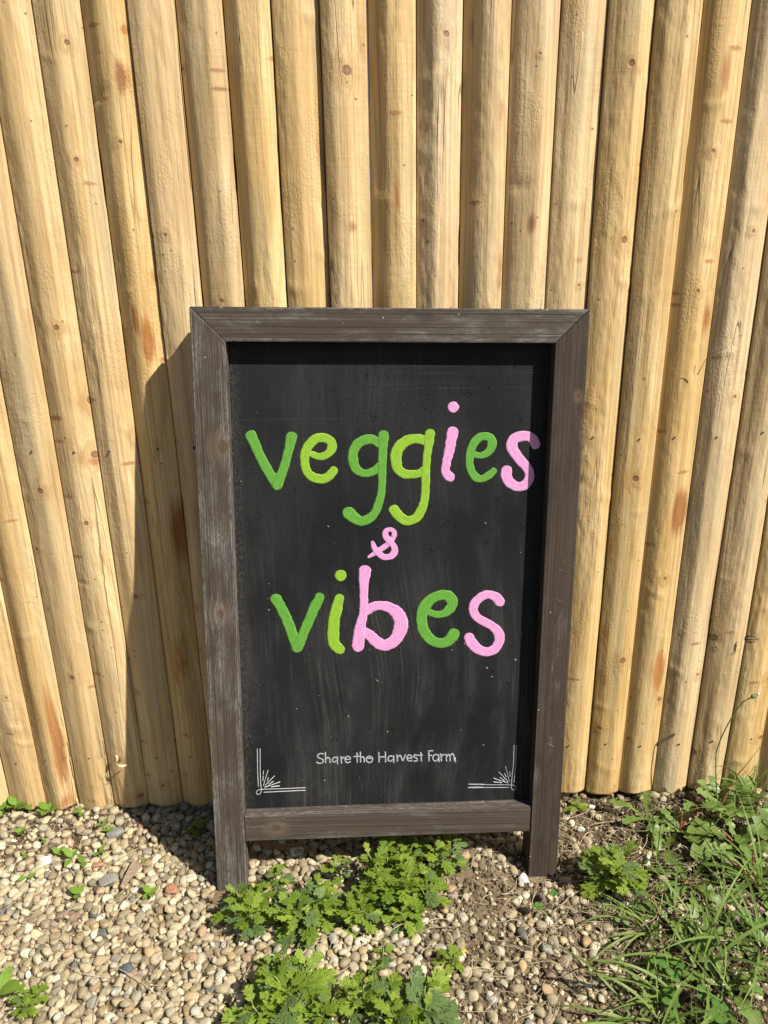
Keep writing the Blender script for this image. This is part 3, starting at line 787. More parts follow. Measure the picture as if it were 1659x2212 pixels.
GREEN = paint_material('green_paint', (0.098, 0.270, 0.036), 0.12, 1.0)
LIME = paint_material('lime_paint', (0.205, 0.365, 0.030), 0.14, 7.0)
PINK = paint_material('pink_paint', (0.58, 0.265, 0.47), -0.02, 13.0)
KA = 3.0164; KB = 3.318; KC = 8.295
LETTERS = [
    ('green letter v of veggies', GREEN, 750, 1250, KA, [
        [(205, 505, 55), (255, 630, 50), (330, 780, 50), (410, 920, 50), (455, 995, 52)],
        [(600, 520, 57), (572, 650, 46), (535, 790, 44), (490, 920, 48), (462, 990, 54)]]),
    ('lime letter e of veggies', LIME, 750, 1250, KA, [
        [(800, 690, 33), (870, 712, 35), (945, 695, 40), (992, 640, 46), (990, 575, 46), (935, 532, 47), (850, 535, 47), (775, 595, 46), (738, 670, 45), (732, 770, 44), (755, 860, 45), (820, 920, 46), (890, 932, 46), (955, 915, 45), (1000, 870, 45), (1014, 848, 44)]]),
    ('first green letter g of veggies', GREEN, 750, 1250, KA, [
        [(1470, 590, 40), (1400, 548, 46), (1330, 546, 48), (1255, 585, 50), (1208, 660, 50), (1205, 745, 50), (1230, 825, 48), (1290, 870, 40), (1350, 875, 38), (1420, 848, 40), (1470, 800, 40)],
        [(1503, 500, 50), (1500, 600, 48), (1493, 720, 43), (1490, 860, 42), (1486, 1000, 38), (1470, 1130, 40), (1432, 1240, 43), (1370, 1315, 46), (1290, 1350, 47), (1215, 1318, 58), (1160, 1268, 66)]]),
    ('lime letter g of veggies', LIME, 1250, 1250, KA, [
        [(430, 585, 40), (370, 545, 48), (290, 540, 48), (190, 578, 52), (130, 655, 55), (120, 745, 55), (138, 830, 50), (190, 880, 46), (270, 890, 42), (340, 882, 40), (400, 840, 40)],
        [(453, 487, 50), (440, 590, 45), (422, 710, 40), (412, 850, 42), (408, 1000, 42), (398, 1120, 42), (370, 1230, 45), (320, 1310, 46), (240, 1345, 48), (160, 1308, 50), (95, 1238, 54)]]),
    ('pink letter i of veggies', PINK, 1250, 1250, KA, [
        [(678, 222, 53), (681, 230, 54)],
        [(675, 468, 54), (655, 580, 54), (632, 690, 48), (608, 790, 44), (606, 860, 45), (635, 905, 50), (650, 915, 48)]]),
    ('green letter e of veggies', GREEN, 1250, 1250, KA, [
        [(880, 692, 32), (950, 702, 32), (1020, 672, 40), (1062, 605, 46), (1052, 542, 46), (992, 512, 38), (930, 530, 42), (875, 595, 42), (846, 685, 40), (840, 780, 38), (862, 865, 40), (910, 922, 42), (960, 930, 36), (1030, 898, 38), (1078, 852, 33)]]),
    ('pink letter s of veggies half in shadow', PINK, 1250, 1250, KA, [
        [(1488, 595, 48), (1460, 545, 48), (1400, 512, 48), (1320, 516, 52), (1265, 560, 55), (1262, 630, 55), (1312, 712, 50), (1382, 795, 48), (1424, 865, 46), (1420, 940, 48), (1370, 998, 50), (1300, 1005, 47), (1232, 965, 52), (1200, 900, 53), (1206, 850, 54)]]),
    ('pink ampersand between the two painted words', PINK, 1150, 1700, KC, [
        [(1105, 345, 72), (1040, 480, 72), (900, 620, 74), (700, 760, 72), (540, 860, 62), (425, 930, 45)],
        [(520, 545, 48), (570, 690, 80), (680, 840, 84), (840, 940, 86), (1010, 920, 92), (1105, 820, 98), (1105, 690, 92), (1020, 550, 84), (915, 440, 86), (862, 330, 86), (895, 225, 72), (1000, 195, 58), (1090, 245, 66), (1108, 340, 72)]]),
    ('green letter v of vibes', GREEN, 800, 1700, KB, [
        [(325, 830, 64), (400, 960, 58), (475, 1130, 58), (535, 1300, 60), (548, 1355, 60)],
        [(798, 810, 55), (730, 950, 58), (645, 1150, 55), (580, 1300, 58), (556, 1355, 60)]]),
    ('lime letter i of vibes', LIME, 800, 1700, KB, [
        [(1021, 573, 64), (1024, 580, 64)],
        [(1010, 818, 50), (984, 930, 60), (955, 1060, 62), (945, 1200, 65), (955, 1305, 62), (1005, 1365, 62), (1018, 1375, 56)]]),
    ('pink letter b of vibes', PINK, 800, 1700, KB, [
        [(1300, 960, 50), (1380, 910, 54), (1460, 902, 52), (1560, 925, 60), (1640, 985, 70), (1680, 1075, 77), (1660, 1185, 75), (1600, 1280, 72), (1510, 1330, 65), (1420, 1298, 64), (1330, 1218, 60), (1285, 1180, 50)],
        [(1287, 527, 70), (1276, 650, 52), (1275, 780, 46), (1275, 900, 46), (1266, 1000, 48), (1246, 1100, 55), (1226, 1200, 64), (1213, 1340, 68)]]),
    ('green letter e of vibes', GREEN, 1250, 1700, KB, [
        [(480, 968, 38), (560, 995, 40), (640, 988, 44), (710, 940, 56), (738, 870, 60), (702, 802, 60), (620, 787, 56), (530, 818, 56), (452, 892, 60), (412, 980, 60), (408, 1080, 58), (440, 1190, 58), (510, 1268, 58), (590, 1305, 58), (680, 1288, 60), (738, 1232, 65), (755, 1205, 65)]]),
    ('pink letter s of vibes', PINK, 1250, 1700, KB, [
        [(1252, 862, 55), (1205, 808, 52), (1120, 780, 48), (1040, 812, 50), (978, 880, 52), (966, 960, 48), (1010, 1032, 48), (1090, 1080, 48), (1180, 1132, 48), (1238, 1200, 56), (1245, 1285, 54), (1200, 1362, 52), (1110, 1402, 52), (1010, 1370, 58), (945, 1300, 60), (917, 1242, 54)]]),
]
for lab, m, ox, oy, k, strokes in LETTERS:
    o = link('painted_letter', strokes_mesh('painted_letter', [from_crop(s, ox, oy, k) for s in strokes], m), panel)
    o['label'] = lab
# the farm's name in white chalk pen, letter by letter
SMALL = [
    [[(165, 112), (140, 105), (112, 118), (106, 140), (128, 155), (155, 166), (165, 182), (150, 203), (120, 208), (97, 197)]],
    [[(187, 95), (188, 150), (188, 202)], [(190, 168), (213, 147), (231, 160), (236, 200)]],
    [[(307, 155), (283, 145), (262, 163), (262, 190), (284, 196), (307, 176)], [(312, 140), (313, 175), (313, 210)]],
    [[(350, 140), (352, 170), (355, 203)], [(354, 170), (368, 148), (386, 147)]],
    [[(395, 168), (445, 164), (440, 142), (415, 135), (394, 155), (396, 186), (416, 202), (446, 191)]],
    [[(515, 100), (516, 150), (518, 195)], [(485, 138), (540, 134)]],
    [[(550, 90), (551, 140), (552, 192)], [(555, 152), (574, 140), (588, 153), (591, 192)]],
    [[(615, 156), (676, 155)], [(676, 155), (662, 138), (640, 134), (616, 150), (613, 180), (640, 200), (670, 188), (678, 158)]],
    [[(742, 95), (743, 140), (745, 192)], [(810, 88), (811, 140), (812, 190)], [(742, 145), (812, 140)]],
    [[(888, 137), (862, 130), (840, 150), (842, 178), (865, 187), (888, 166)], [(896, 130), (897, 165), (897, 197)]],
    [[(930, 120), (932, 150), (935, 187)], [(936, 152), (950, 130), (968, 129)]],
    [[(968, 126), (990, 182)], [(990, 182), (1018, 120)]],
    [[(1036, 156), (1086, 150), (1078, 128), (1055, 121), (1036, 140), (1040, 170), (1060, 186), (1086, 176)]],
    [[(1140, 126), (1120, 118), (1104, 131), (1116, 148), (1140, 158), (1140, 180), (1110, 186)]],
    [[(1180, 95), (1182, 140), (1184, 182)], [(1152, 125), (1195, 121)]],
    [[(1260, 80), (1261, 130), (1263, 182)], [(1260, 82), (1302, 77)], [(1260, 130), (1290, 125)]],
    [[(1355, 124), (1330, 115), (1306, 135), (1308, 170), (1335, 186), (1357, 160)], [(1362, 115), (1364, 150), (1366, 187)]],
    [[(1385, 110), (1388, 145), (1391, 182)], [(1391, 143), (1406, 120), (1422, 118)]],
    [[(1440, 115), (1443, 150), (1446, 182)], [(1446, 142), (1464, 118), (1478, 126), (1482, 180)], [(1482, 138), (1500, 110), (1517, 115), (1527, 177)]],
    [[(1534, 150), (1537, 190)]]]
for g in SMALL:
    link('chalk_letter', strokes_mesh('chalk_letter', [from_crop(s, 1000, 2420, 3.19, 7.6) for s in g], MAT_LETTER, 0.0001, nacross=5, rag=0.08), panel)
ORN_L = [[(270, 270), (272, 560), (278, 850), (295, 1160)], [(335, 270), (336, 600), (340, 900), (350, 1100), (365, 1222), (352, 1305), (300, 1345), (250, 1312), (266, 1258), (320, 1228), (372, 1224)],
         [(372, 1222), (900, 1205), (1395, 1183)], [(425, 1290), (900, 1268), (1395, 1243)],
         [(415, 790), (408, 870)], [(405, 910), (402, 1015)], [(523, 775), (458, 970)], [(448, 1005), (413, 1135)], [(535, 945), (500, 1020)], [(672, 905), (455, 1125)],
         [(645, 1035), (540, 1100)], [(800, 1045), (615, 1112)], [(590, 1120), (445, 1170)], [(792, 1137), (597, 1160)]]
ORN_R = [[(1250, 190), (1232, 640), (1206, 860), (1186, 1120), (1186, 1190), (1210, 1230), (1260, 1230), (1292, 1190), (1270, 1142), (1210, 1120)], [(1205, 1119), (900, 1116), (540, 1112)],
         [(1312, 190), (1286, 640), (1248, 1055)], [(1120, 1178), (800, 1179), (510, 1178)], [(540, 1108, 14), (360, 1106, 15), (192, 1103, 13)], [(512, 1178, 17), (340, 1180, 18), (177, 1182, 14)],
         [(1045, 680), (1100, 880)], [(1152, 810), (1150, 915)], [(1100, 910), (1142, 1035)], [(1022, 850), (1060, 920)], [(893, 817), (1100, 1030)], [(918, 945), (1012, 1000)],
         [(768, 957), (940, 1018)], [(965, 1018), (1105, 1068)], [(770, 1045), (955, 1062)]]
for orn, ox, om in ((ORN_L, 800, MAT_CHALK), (ORN_R, 1500, MAT_LETTER)):
    link('corner_ornament', strokes_mesh('corner_ornament', [from_crop(s, ox, 2400, 7.213, 7.5) for s in orn], om, 0.0001, nacross=5, rag=0.06), panel)


# older lettering, still standing proud under the black paint
def text_geo(s, size=1.0, bold=0.0):
    cu = bpy.data.curves.new('t', 'FONT'); cu.body = s; cu.size = size; cu.resolution_u = 3
    cu.extrude = 0.5; cu.offset = bold; cu.align_x = 'CENTER'
    ob = bpy.data.objects.new('t', cu); COL.objects.link(ob)
    dg = bpy.context.evaluated_depsgraph_get()
    me = bpy.data.meshes.new_from_object(ob.evaluated_get(dg))
    V = np.empty(len(me.vertices) * 3, np.float32); me.vertices.foreach_get('co', V)
    fs = [list(p.vertices) for p in me.polygons]
    bpy.data.objects.remove(ob); bpy.data.curves.remove(cu); bpy.data.meshes.remove(me)
    return V.reshape(-1, 3), fs


def emboss(items, height=0.0003):
    """items: (text, centre_px, baseline_py, width_px, height_px of the text box, rotation)."""
    Vs, fs, off = [], [], 0
    for s, cx, cy, wpx, hpx, rot in items:
        V, f = text_geo(s, bold=0.0)
        lo, hi = V.min(0), V.max(0)
        u, v = on_board(cx, cy); u2, v2 = on_board(cx + 50, cy)
        k = abs(u2 - u) / 50
        X = (V[:, 0] - (lo[0] + hi[0]) / 2) / (hi[0] - lo[0]) * wpx * k
        Z = (V[:, 1] - lo[1]) / (hi[1] - lo[1]) * hpx * k * 1.05
        c, si = math.cos(rot), math.sin(rot)
        tilt = math.atan2(v2 - v, u2 - u)
        c, si = math.cos(rot + tilt), math.sin(rot + tilt)
        Y = np.where(V[:, 2] > 0, REC - height, REC + 0.0005)
        Vs.append(np.stack([u + X * c - Z * si, Y, v + X * si + Z * c], 1)); fs += [[q + off for q in p] for p in f]; off += len(V)
    me = bpy.data.meshes.new('embossed_lettering')
    me.from_pydata(np.vstack(Vs).tolist(), [], fs); me.update(); me.materials.append(MAT_BOARD)
    return link('embossed_lettering', me, panel)


def q(x, y): return 900 + x / 2.37, 1150 + y / 2.37


arc = [('A', 270, 322, 60, 72, 0.20), ('C', 425, 290, 55, 70, 0.14), ('A', 600, 266, 62, 72, 0.07), ('B', 765, 252, 52, 72, 0.02), ('O', 945, 250, 62, 74, 0.0),
       ('N', 1112, 268, 58, 72, -0.05), ('A', 1290, 300, 62, 72, -0.10), ('C', 1465, 335, 55, 72, -0.18)]
emboss([(s, *q(x, y), w, h, r) for s, x, y, w, h, r in arc])
emboss([(s, *q(x, 517), w, 74, 0) for s, x, w in (('F', 532, 44), ('A', 690, 66), ('R', 835, 48), ('M', 1003, 70), ('S', 1165, 46))])
emboss([('local / grass fed / pasture finished', 1262, 1699, 705, 42, 0)], 0.0001)
emboss([('& acabonac farms', 1258, 2546, 425, 34, 0)], 0.0003)
emboss([('-  ' * 13, 1262, 1719, 725, 3, 0)], 0.0003)
emboss([('NECK', 1112, 1468, 20, 40, 0.1), ('FLANK', 1350, 1520, 40, 18, 0), ('SHANK', 1200, 1520, 40, 18, 0)], 0.0001)

# ------------------------------------------------------------------ pebbles
def icosphere(sub):
    bm = bmesh.new(); bmesh.ops.create_icosphere(bm, subdivisions=sub, radius=1.0)
    V = np.array([v.co[:] for v in bm.verts]); f = np.array([[v.index for v in fc.verts] for fc in bm.faces]); bm.free()
    return V, f


ICO = {2: icosphere(2), 3: icosphere(3)}


def pebble_shape(seed, sub=3, blocky=0.0):
    V, f = ICO[sub]
    g = np.random.default_rng(seed)
    V = V.copy()
    pw = g.uniform(0.62, 0.96) - blocky * 0.2
    V = np.sign(V) * np.abs(V) ** pw
    o = g.uniform(0, 40, 3)
    d = 0.30 * (vnoise(*(V * 1.1 + o).T) - 0.5) + 0.12 * (vnoise(*(V * 2.6 + o).T) - 0.5)
    V = V * (1 + d)[:, None]
    for k in range(g.integers(2, 6) + int(blocky * 3)):                            # worn flats
        n = g.normal(size=3); n /= np.linalg.norm(n); h = g.uniform(0.72, 0.92) - 0.12 * blocky
        e = np.maximum(V @ n - h, 0); V = V - (e * 0.75)[:, None] * n
    V /= np.abs(V).max(0)
    return V, f


SHAPES = [pebble_shape(100 + k, 3) for k in range(16)]
SHAPES_LO = [pebble_shape(100 + k, 2) for k in range(16)]
SHAPE_ME = [np_mesh('pebble', V, f, MAT_PEB_O) for V, f in SHAPES]


class Cells:
    def __init__(s, c): s.c = c; s.d = {}
    def add(s, i, x, y): s.d.setdefault((int(x // s.c), int(y // s.c)), []).append(i)
    def near(s, x, y):
        a, b = int(x // s.c), int(y // s.c)
        for i in (a - 1, a, a + 1):
            for j in (b - 1, b, b + 1):
                yield from s.d.get((i, j), ())


FEET = [(-0.275, -0.202, 0.030, 0.032), (0.312, -0.178, 0.030, 0.018)]      # legs of the sign stand here
pr = np.random.default_rng(5)
PEB = []                                       # x, y, z, radius, layer
cells = Cells(0.034)


def free(x, y, r):
    return not any(abs(x - fx) < ax + r * 0.6 and abs(y - fy) < ay + r * 0.6 for fx, fy, ax, ay in FEET)


def throw(n, rlo, rhi, spacing, layer, dens, lift, bounds=(-1.02, 1.02, -0.72, 0.035)):
    xs = pr.uniform(bounds[0], bounds[1], n); ys = pr.uniform(bounds[2], bounds[3], n)
    rs = np.sort(np.exp(pr.normal(math.log((rlo * rhi) ** 0.5), 0.40, n)).clip(rlo, rhi))[::-1]
    keep = pr.random(n) < dens(xs, ys)
    zs = ground_z(xs, ys)
    for x, y, r, z, k in zip(xs, ys, rs, zs, keep):
        if not k or not free(x, y, r): continue
        ok = True; zt = z
        for i in cells.near(x, y):
            X, Y, Z, Rr, L = PEB[i]
            d = math.hypot(X - x, Y - y)
            if L == layer:
                if d < spacing * (r + Rr): ok = False; break
            elif L < layer and L > 0 and d < (r + Rr) * 0.9:
                zt = max(zt, Z + 0.62 * math.sqrt(max(0, ((r + Rr) * 0.9) ** 2 - d * d)))
        if not ok: continue
        cells.add(len(PEB), x, y)
        PEB.append((x, y, (z + lift * r) if layer < 2 else min(zt, z + 0.016 + 0.4 * r), r, layer))


def gravel_density(x, y):
    return np.clip(1 - 1.08 * soil_amount(x, y), 0.03, 1)


throw(84000, 0.0029, 0.0096, 0.80, 1, lambda x, y: gravel_density(x, y) ** 0.8 * 0.95, 0.30)
throw(24000, 0.0014, 0.0029, 0.95, 1, lambda x, y: np.clip(gravel_density(x, y) + 0.35, 0, 1) * 0.85, 0.25)
throw(10500, 0.0030, 0.0078, 1.0, 2, lambda x, y: np.clip(gravel_density(x, y) * 1.3 - 0.45, 0, 1) * 0.55, 0.0)
PE = np.array(PEB)
ppx, ppy = to_px(PE[:, :3])
inview = (ppx > -60) & (ppx < PW + 60) & (ppy < PH + 60)
# the 300 that show largest are pieces of their own
hid = np.zeros(len(PE), bool)
score = PE[:, 3] / np.linalg.norm(PE[:, :3] - CAM_POS, axis=1)
clear = (ppx > 5) & (ppx < PW - 5) & (ppy < PH - 8) & (ppy > 1760) & ((ppx < 470) | (ppx > 1060) & (ppx < 1250) & (ppy > 1930) | (ppy > 2050) & (ppx < 540) | (ppx > 540) & (ppx < 1130) & (ppy > 1800) & (ppy < 1900))
big = [i for i in np.argsort(-(score * (1 + 0.10 * (PE[:, 4] == 2)))) if clear[i]][:300]
bigset = set(big)
Vs, Fs, Rn, off = [], [], [], 0
for i, (x, y, z, r, L) in enumerate(PEB):
    sh = pr.integers(16)
    ax = r * pr.uniform(1.05, 1.38); by = r * pr.uniform(0.82, 1.02); cz = r * pr.uniform(0.58, 0.82)
    yaw = pr.uniform(0, 6.28); tx, ty = pr.normal(0, 0.22, 2) * (1.5 if L == 2 else 1)
    if i in bigset:
        link('pebble', SHAPE_ME[sh], ground, loc=(x, y, z), rot=(tx, ty, yaw), scale=(ax, by, cz))
        continue
    V, f = (SHAPES if inview[i] and r > 0.0055 else SHAPES_LO)[sh]
    E = np.array(Matrix.Rotation(yaw, 3, 'Z') @ Matrix.Rotation(ty, 3, 'Y') @ Matrix.Rotation(tx, 3, 'X'))
    W = (V * (ax, by, cz)) @ E.T + (x, y, z)
    Vs.append(W); Fs.append(f + off); off += len(W); Rn.append(np.full(len(W), pr.random()))
gravel = link('gravel', np_mesh('gravel', np.vstack(Vs), np.vstack(Fs), MAT_PEB, attrs={'rnd': np.concatenate(Rn)}))
tag(gravel, kind='stuff')

# odd stones that stand out
def odd_stone(name, px, py, size, mat, label, seed, blocky=0.6, yaw=0.0, dz=0.008, cat='stone'):
    x, y = ground_at(px, py)
    V, f = pebble_shape(seed, 3, blocky)
    z = float(ground_z(x, y))
    return tag(link(name, np_mesh(name, V * np.array(size), f, mat), loc=(x, y, z + dz), rot=(0.12, -0.1, yaw)), label, cat)


def stone_mat(name, a, b_): return simple_material(name, a, b_, 130, 0.65, 0.3)


M_WHITE = stone_mat('white_stone', (0.42, 0.41, 0.38), (0.52, 0.51, 0.48))
M_REDST = stone_mat('red_stone', (0.22, 0.095, 0.055), (0.29, 0.155, 0.10))
M_SLATE = stone_mat('grey_slate', (0.13, 0.13, 0.115), (0.19, 0.185, 0.16))
M_DARK = stone_mat('dark_stone', (0.045, 0.05, 0.058), (0.085, 0.09, 0.098))
odd_stone('white_stone', 98, 1868, (0.013, 0.009, 0.007), M_WHITE, 'bright white angular stone on soil at the left near the fence', 1, 0.9, 0.4)
odd_stone('red_stone', 214, 1874, (0.013, 0.005, 0.004), M_REDST, 'thin brick red stone chip lying beside the weathered wood chip', 2, 1.0, 0.35)
odd_stone('red_stone', 373, 1927, (0.013, 0.012, 0.008), M_REDST, 'rounded dusky red stone left of the foot of the sign', 3, 0.5, 0.2)
odd_stone('red_stone', 307, 1793, (0.008, 0.007, 0.006), M_REDST, 'small pinkish red pebble at the edge of the sign shadow', 4, 0.4)
odd_stone('slate_chip', 236, 1912, (0.019, 0.014, 0.004), M_SLATE, 'flat grey slate chip lying among pebbles by the wood chip', 5, 1.0, 0.6, 0.012)
odd_stone('grey_stone', 252, 1812, (0.018, 0.012, 0.007), M_SLATE, 'broad greenish grey stone near the soil under the fence', 6, 0.5, 0.6)
odd_stone('dark_stone', 203, 1980, (0.008, 0.008, 0.006), M_DARK, 'round blue grey pebble in the middle of the pale gravel', 7, 0.2)
odd_stone('dark_stone', 277, 2103, (0.012, 0.010, 0.007), M_DARK, 'angular dark slate coloured stone in the lower left gravel', 8, 0.9, 0.4, 0.011)
odd_stone('white_stone', 1129, 1903, (0.010, 0.011, 0.009), M_WHITE, 'round white pebble just left of the right foot of the sign', 9, 0.2)
odd_stone('white_stone', 640, 1846, (0.015, 0.012, 0.008), M_WHITE, 'pale flat white stone under the bottom rail of the sign', 10, 0.9, 0.2)

# ------------------------------------------------------------------ crumbs, straw
cr = np.random.default_rng(11)
Vs, Fs, Rn, off = [], [], [], 0
CL = [pebble_shape(300 + k, 2, 1.0) for k in range(8)]
xs, ys = cr.uniform(-0.95, 0.95, 26000), cr.uniform(-0.6, 0.03, 26000)
ok = cr.random(26000) < np.clip(soil_amount(xs, ys), 0.02, 1) * np.where(xs > 0.4, 0.6, 0.85)
for x, y in zip(xs[ok], ys[ok]):
    if not free(x, y, 0.002): continue
    r = min(0.0055, 0.0011 * math.exp(abs(cr.normal(0, 0.75))))
    V, f = CL[cr.integers(8)]
    E = np.array(Matrix.Rotation(cr.uniform(0, 6.3), 3, 'Z') @ Matrix.Rotation(cr.uniform(0, 6.3), 3, 'X'))
    W = (V * (r * 1.2, r, r * 0.8)) @ E.T + (x, y, float(ground_z(x, y)) + 0.3 * r)
    Vs.append(W); Fs.append(f + off); off += len(W); Rn.append(np.full(len(W), cr.random()))
tag(link('soil_crumbs', np_mesh('soil_crumbs', np.vstack(Vs), np.vstack(Fs), MAT_CRUMB, attrs={'rnd': np.concatenate(Rn)})), kind='stuff')


def tube(P, R, n=6):
    P = np.asarray(P, float); m = len(P)
    R = np.broadcast_to(np.asarray(R, float), (m,))
    Tn = np.gradient(P, axis=0); Tn /= np.linalg.norm(Tn, axis=1)[:, None] + 1e-12
    ref = np.array([0.31, 0.2, 0.93]); A = np.cross(Tn, ref); A /= np.linalg.norm(A, axis=1)[:, None] + 1e-9
    B = np.cross(Tn, A)
    a = np.linspace(0, 2 * np.pi, n, endpoint=False)
    V = P[:, None] + R[:, None, None] * (np.cos(a)[None, :, None] * A[:, None] + np.sin(a)[None, :, None] * B[:, None])
    V = V.transpose(1, 0, 2).reshape(-1, 3)
    caps = [np.array([[i * m for i in range(n)]][0][::-1])[None], np.array([i * m + m - 1 for i in range(n)])[None]]
    return V, [grid_faces(n, m, 0, True)] + caps


def tube_mesh(name, P, R, mat, n=6):
    V, f = tube(P, R, n); return np_mesh(name, V, f, mat)


def straw_set(count, dens, lo, hi, rad, seed, lift=0.004, bounds=(-0.9, 0.95, -0.6, 0.02)):
    g = np.random.default_rng(seed)
    Vs, Fs, Rn, off, made = [], [], [], 0, 0
    for _ in range(count * 20):
        if made >= count: break
        x, y = g.uniform(bounds[0], bounds[1]), g.uniform(bounds[2], bounds[3])
        if g.random() > dens(x, y): continue
        L = g.uniform(lo, hi); a = g.uniform(0, 2 * np.pi); bend = g.normal(0, 0.5)
        t = np.linspace(-0.5, 0.5, 6)
        px = x + L * (t * math.cos(a) - bend * t * t * math.sin(a)); py = y + L * (t * math.sin(a) + bend * t * t * math.cos(a))
        if py.max() > 0.0: continue
        if any(((np.abs(px - fx) < ax) & (np.abs(py - fy) < ay)).any() for fx, fy, ax, ay in FEET): continue
        pz = ground_z(px, py).max() * 0.5 + ground_z(px, py) * 0.5 + lift + g.uniform(0, 0.006) + g.normal(0, 0.08) * L * t
        V, f = tube(np.stack([px, py, pz], 1), rad * g.uniform(0.6, 1.3) * np.array([1, 1, 1, 0.95, 0.85, 0.6]), 4)
        Vs.append(V); Fs.append(f[0] + off); off += len(V); Rn.append(np.full(len(V), g.random())); made += 1
    return np.vstack(Vs), np.vstack(Fs), np.concatenate(Rn)


def straw_dens(x, y):
    s = float(soil_amount(x, y))
    d = 0.16 + 0.42 * s
    if x > 0.31: d += 0.65 * float(sstep(-0.34, -0.25, y))
    return d


a = straw_set(2100, straw_dens, 0.012, 0.055, 0.00055, 31)
b_ = straw_set(200, lambda x, y: 0.9 if x < 0.3 else 0.5, 0.03, 0.10, 0.0006, 32, 0.010)
V = np.vstack([a[0], b_[0]]); f = np.vstack([a[1], b_[1] + len(a[0])]); r_ = np.concatenate([a[2], b_[2] * 0.5 + 0.5])
tag(link('dry_straw', np_mesh('dry_straw', V, f, MAT_STRAW, attrs={'rnd': r_})), kind='stuff')


fl = np.random.default_rng(41)
Vs, Fs, Rn, off = [], [], [], 0
for _ in range(1500):
    x, y = fl.uniform(-0.85, 0.9), fl.uniform(-0.55, -0.005)
    if fl.random() > 0.18 + 0.8 * float(soil_amount(x, y)) or not free(x, y, 0.004): continue
    L, w = fl.uniform(0.002, 0.008), fl.uniform(0.001, 0.0032)
    P = np.array([[-L, -w * 0.6, 0], [0, -w, 0.0006], [L, -w * 0.3, 0], [L * 0.8, w * 0.5, 0.0004], [0, w, 0.0008], [-L * 0.9, w * 0.4, 0]])
    P = np.vstack([P, P + [0, 0, 0.0007]])
    E = np.array(Matrix.Rotation(fl.uniform(0, 6.3), 3, 'Z') @ Matrix.Rotation(fl.normal(0, 0.35), 3, 'X'))
    Vs.append(P @ E.T + (x, y, float(ground_z(x, y)) + fl.uniform(0.003, 0.011) * (1.0 if soil_amount(x, y) < 0.5 else 0.35)))
    Fs.append(np.array([[6, 7, 10, 11], [7, 8, 9, 10], [0, 1, 7, 6], [1, 2, 8, 7], [2, 3, 9, 8], [3, 4, 10, 9], [4, 5, 11, 10], [5, 0, 6, 11]]) + off); off += 12; Rn.append(np.full(12, fl.random()))
tag(link('bark_litter', np_mesh('bark_litter', np.vstack(Vs), np.vstack(Fs), simple_material('bark_flake', (0.05, 0.032, 0.02), (0.22, 0.15, 0.09), 70, 0.85, 0.3, (1, 1, 1), 'rnd'), smooth=False, attrs={'rnd': np.concatenate(Rn)})), kind='stuff')


# ------------------------------------------------------------------ leaves
def strip(P, W, fold, cup=0.0, u0=0.0, u1=1.0):
    """P (n,3) midrib, W (n,) half-width left/right array (n,2); returns verts (n*3), quads, uv."""
    P = np.asarray(P, float); n = len(P)
    T = np.gradient(P, axis=0); T /= np.linalg.norm(T, axis=1)[:, None] + 1e-12
    S = np.stack([-T[:, 1], T[:, 0], np.zeros(n)], 1); S /= np.linalg.norm(S, axis=1)[:, None] + 1e-9
    up = np.cross(T, S)
    up = np.where(up[:, 2:3] < 0, -up, up)
    W = np.asarray(W, float)
    if W.ndim == 1: W = np.stack([W, W], 1)
    A = P + S * W[:, :1] + up * W[:, :1] * fold
    B = P - S * W[:, 1:] + up * W[:, 1:] * fold
    V = np.stack([A, P, B], 1).reshape(-1, 3)
    u = np.linspace(u0, u1, n)
    uv = np.stack([np.repeat(u, 3), np.tile([1.0, 0.0, -1.0], n)], 1)
    return V, grid_faces(n, 3), uv


def join(parts):
    Vs, Fs, Us, off = [], [], [], 0
    for V, f, u in parts:
        Vs.append(V); Fs.append(f + off); Us.append(u); off += len(V)
    return np.vstack(Vs), np.vstack(Fs), np.vstack(Us)


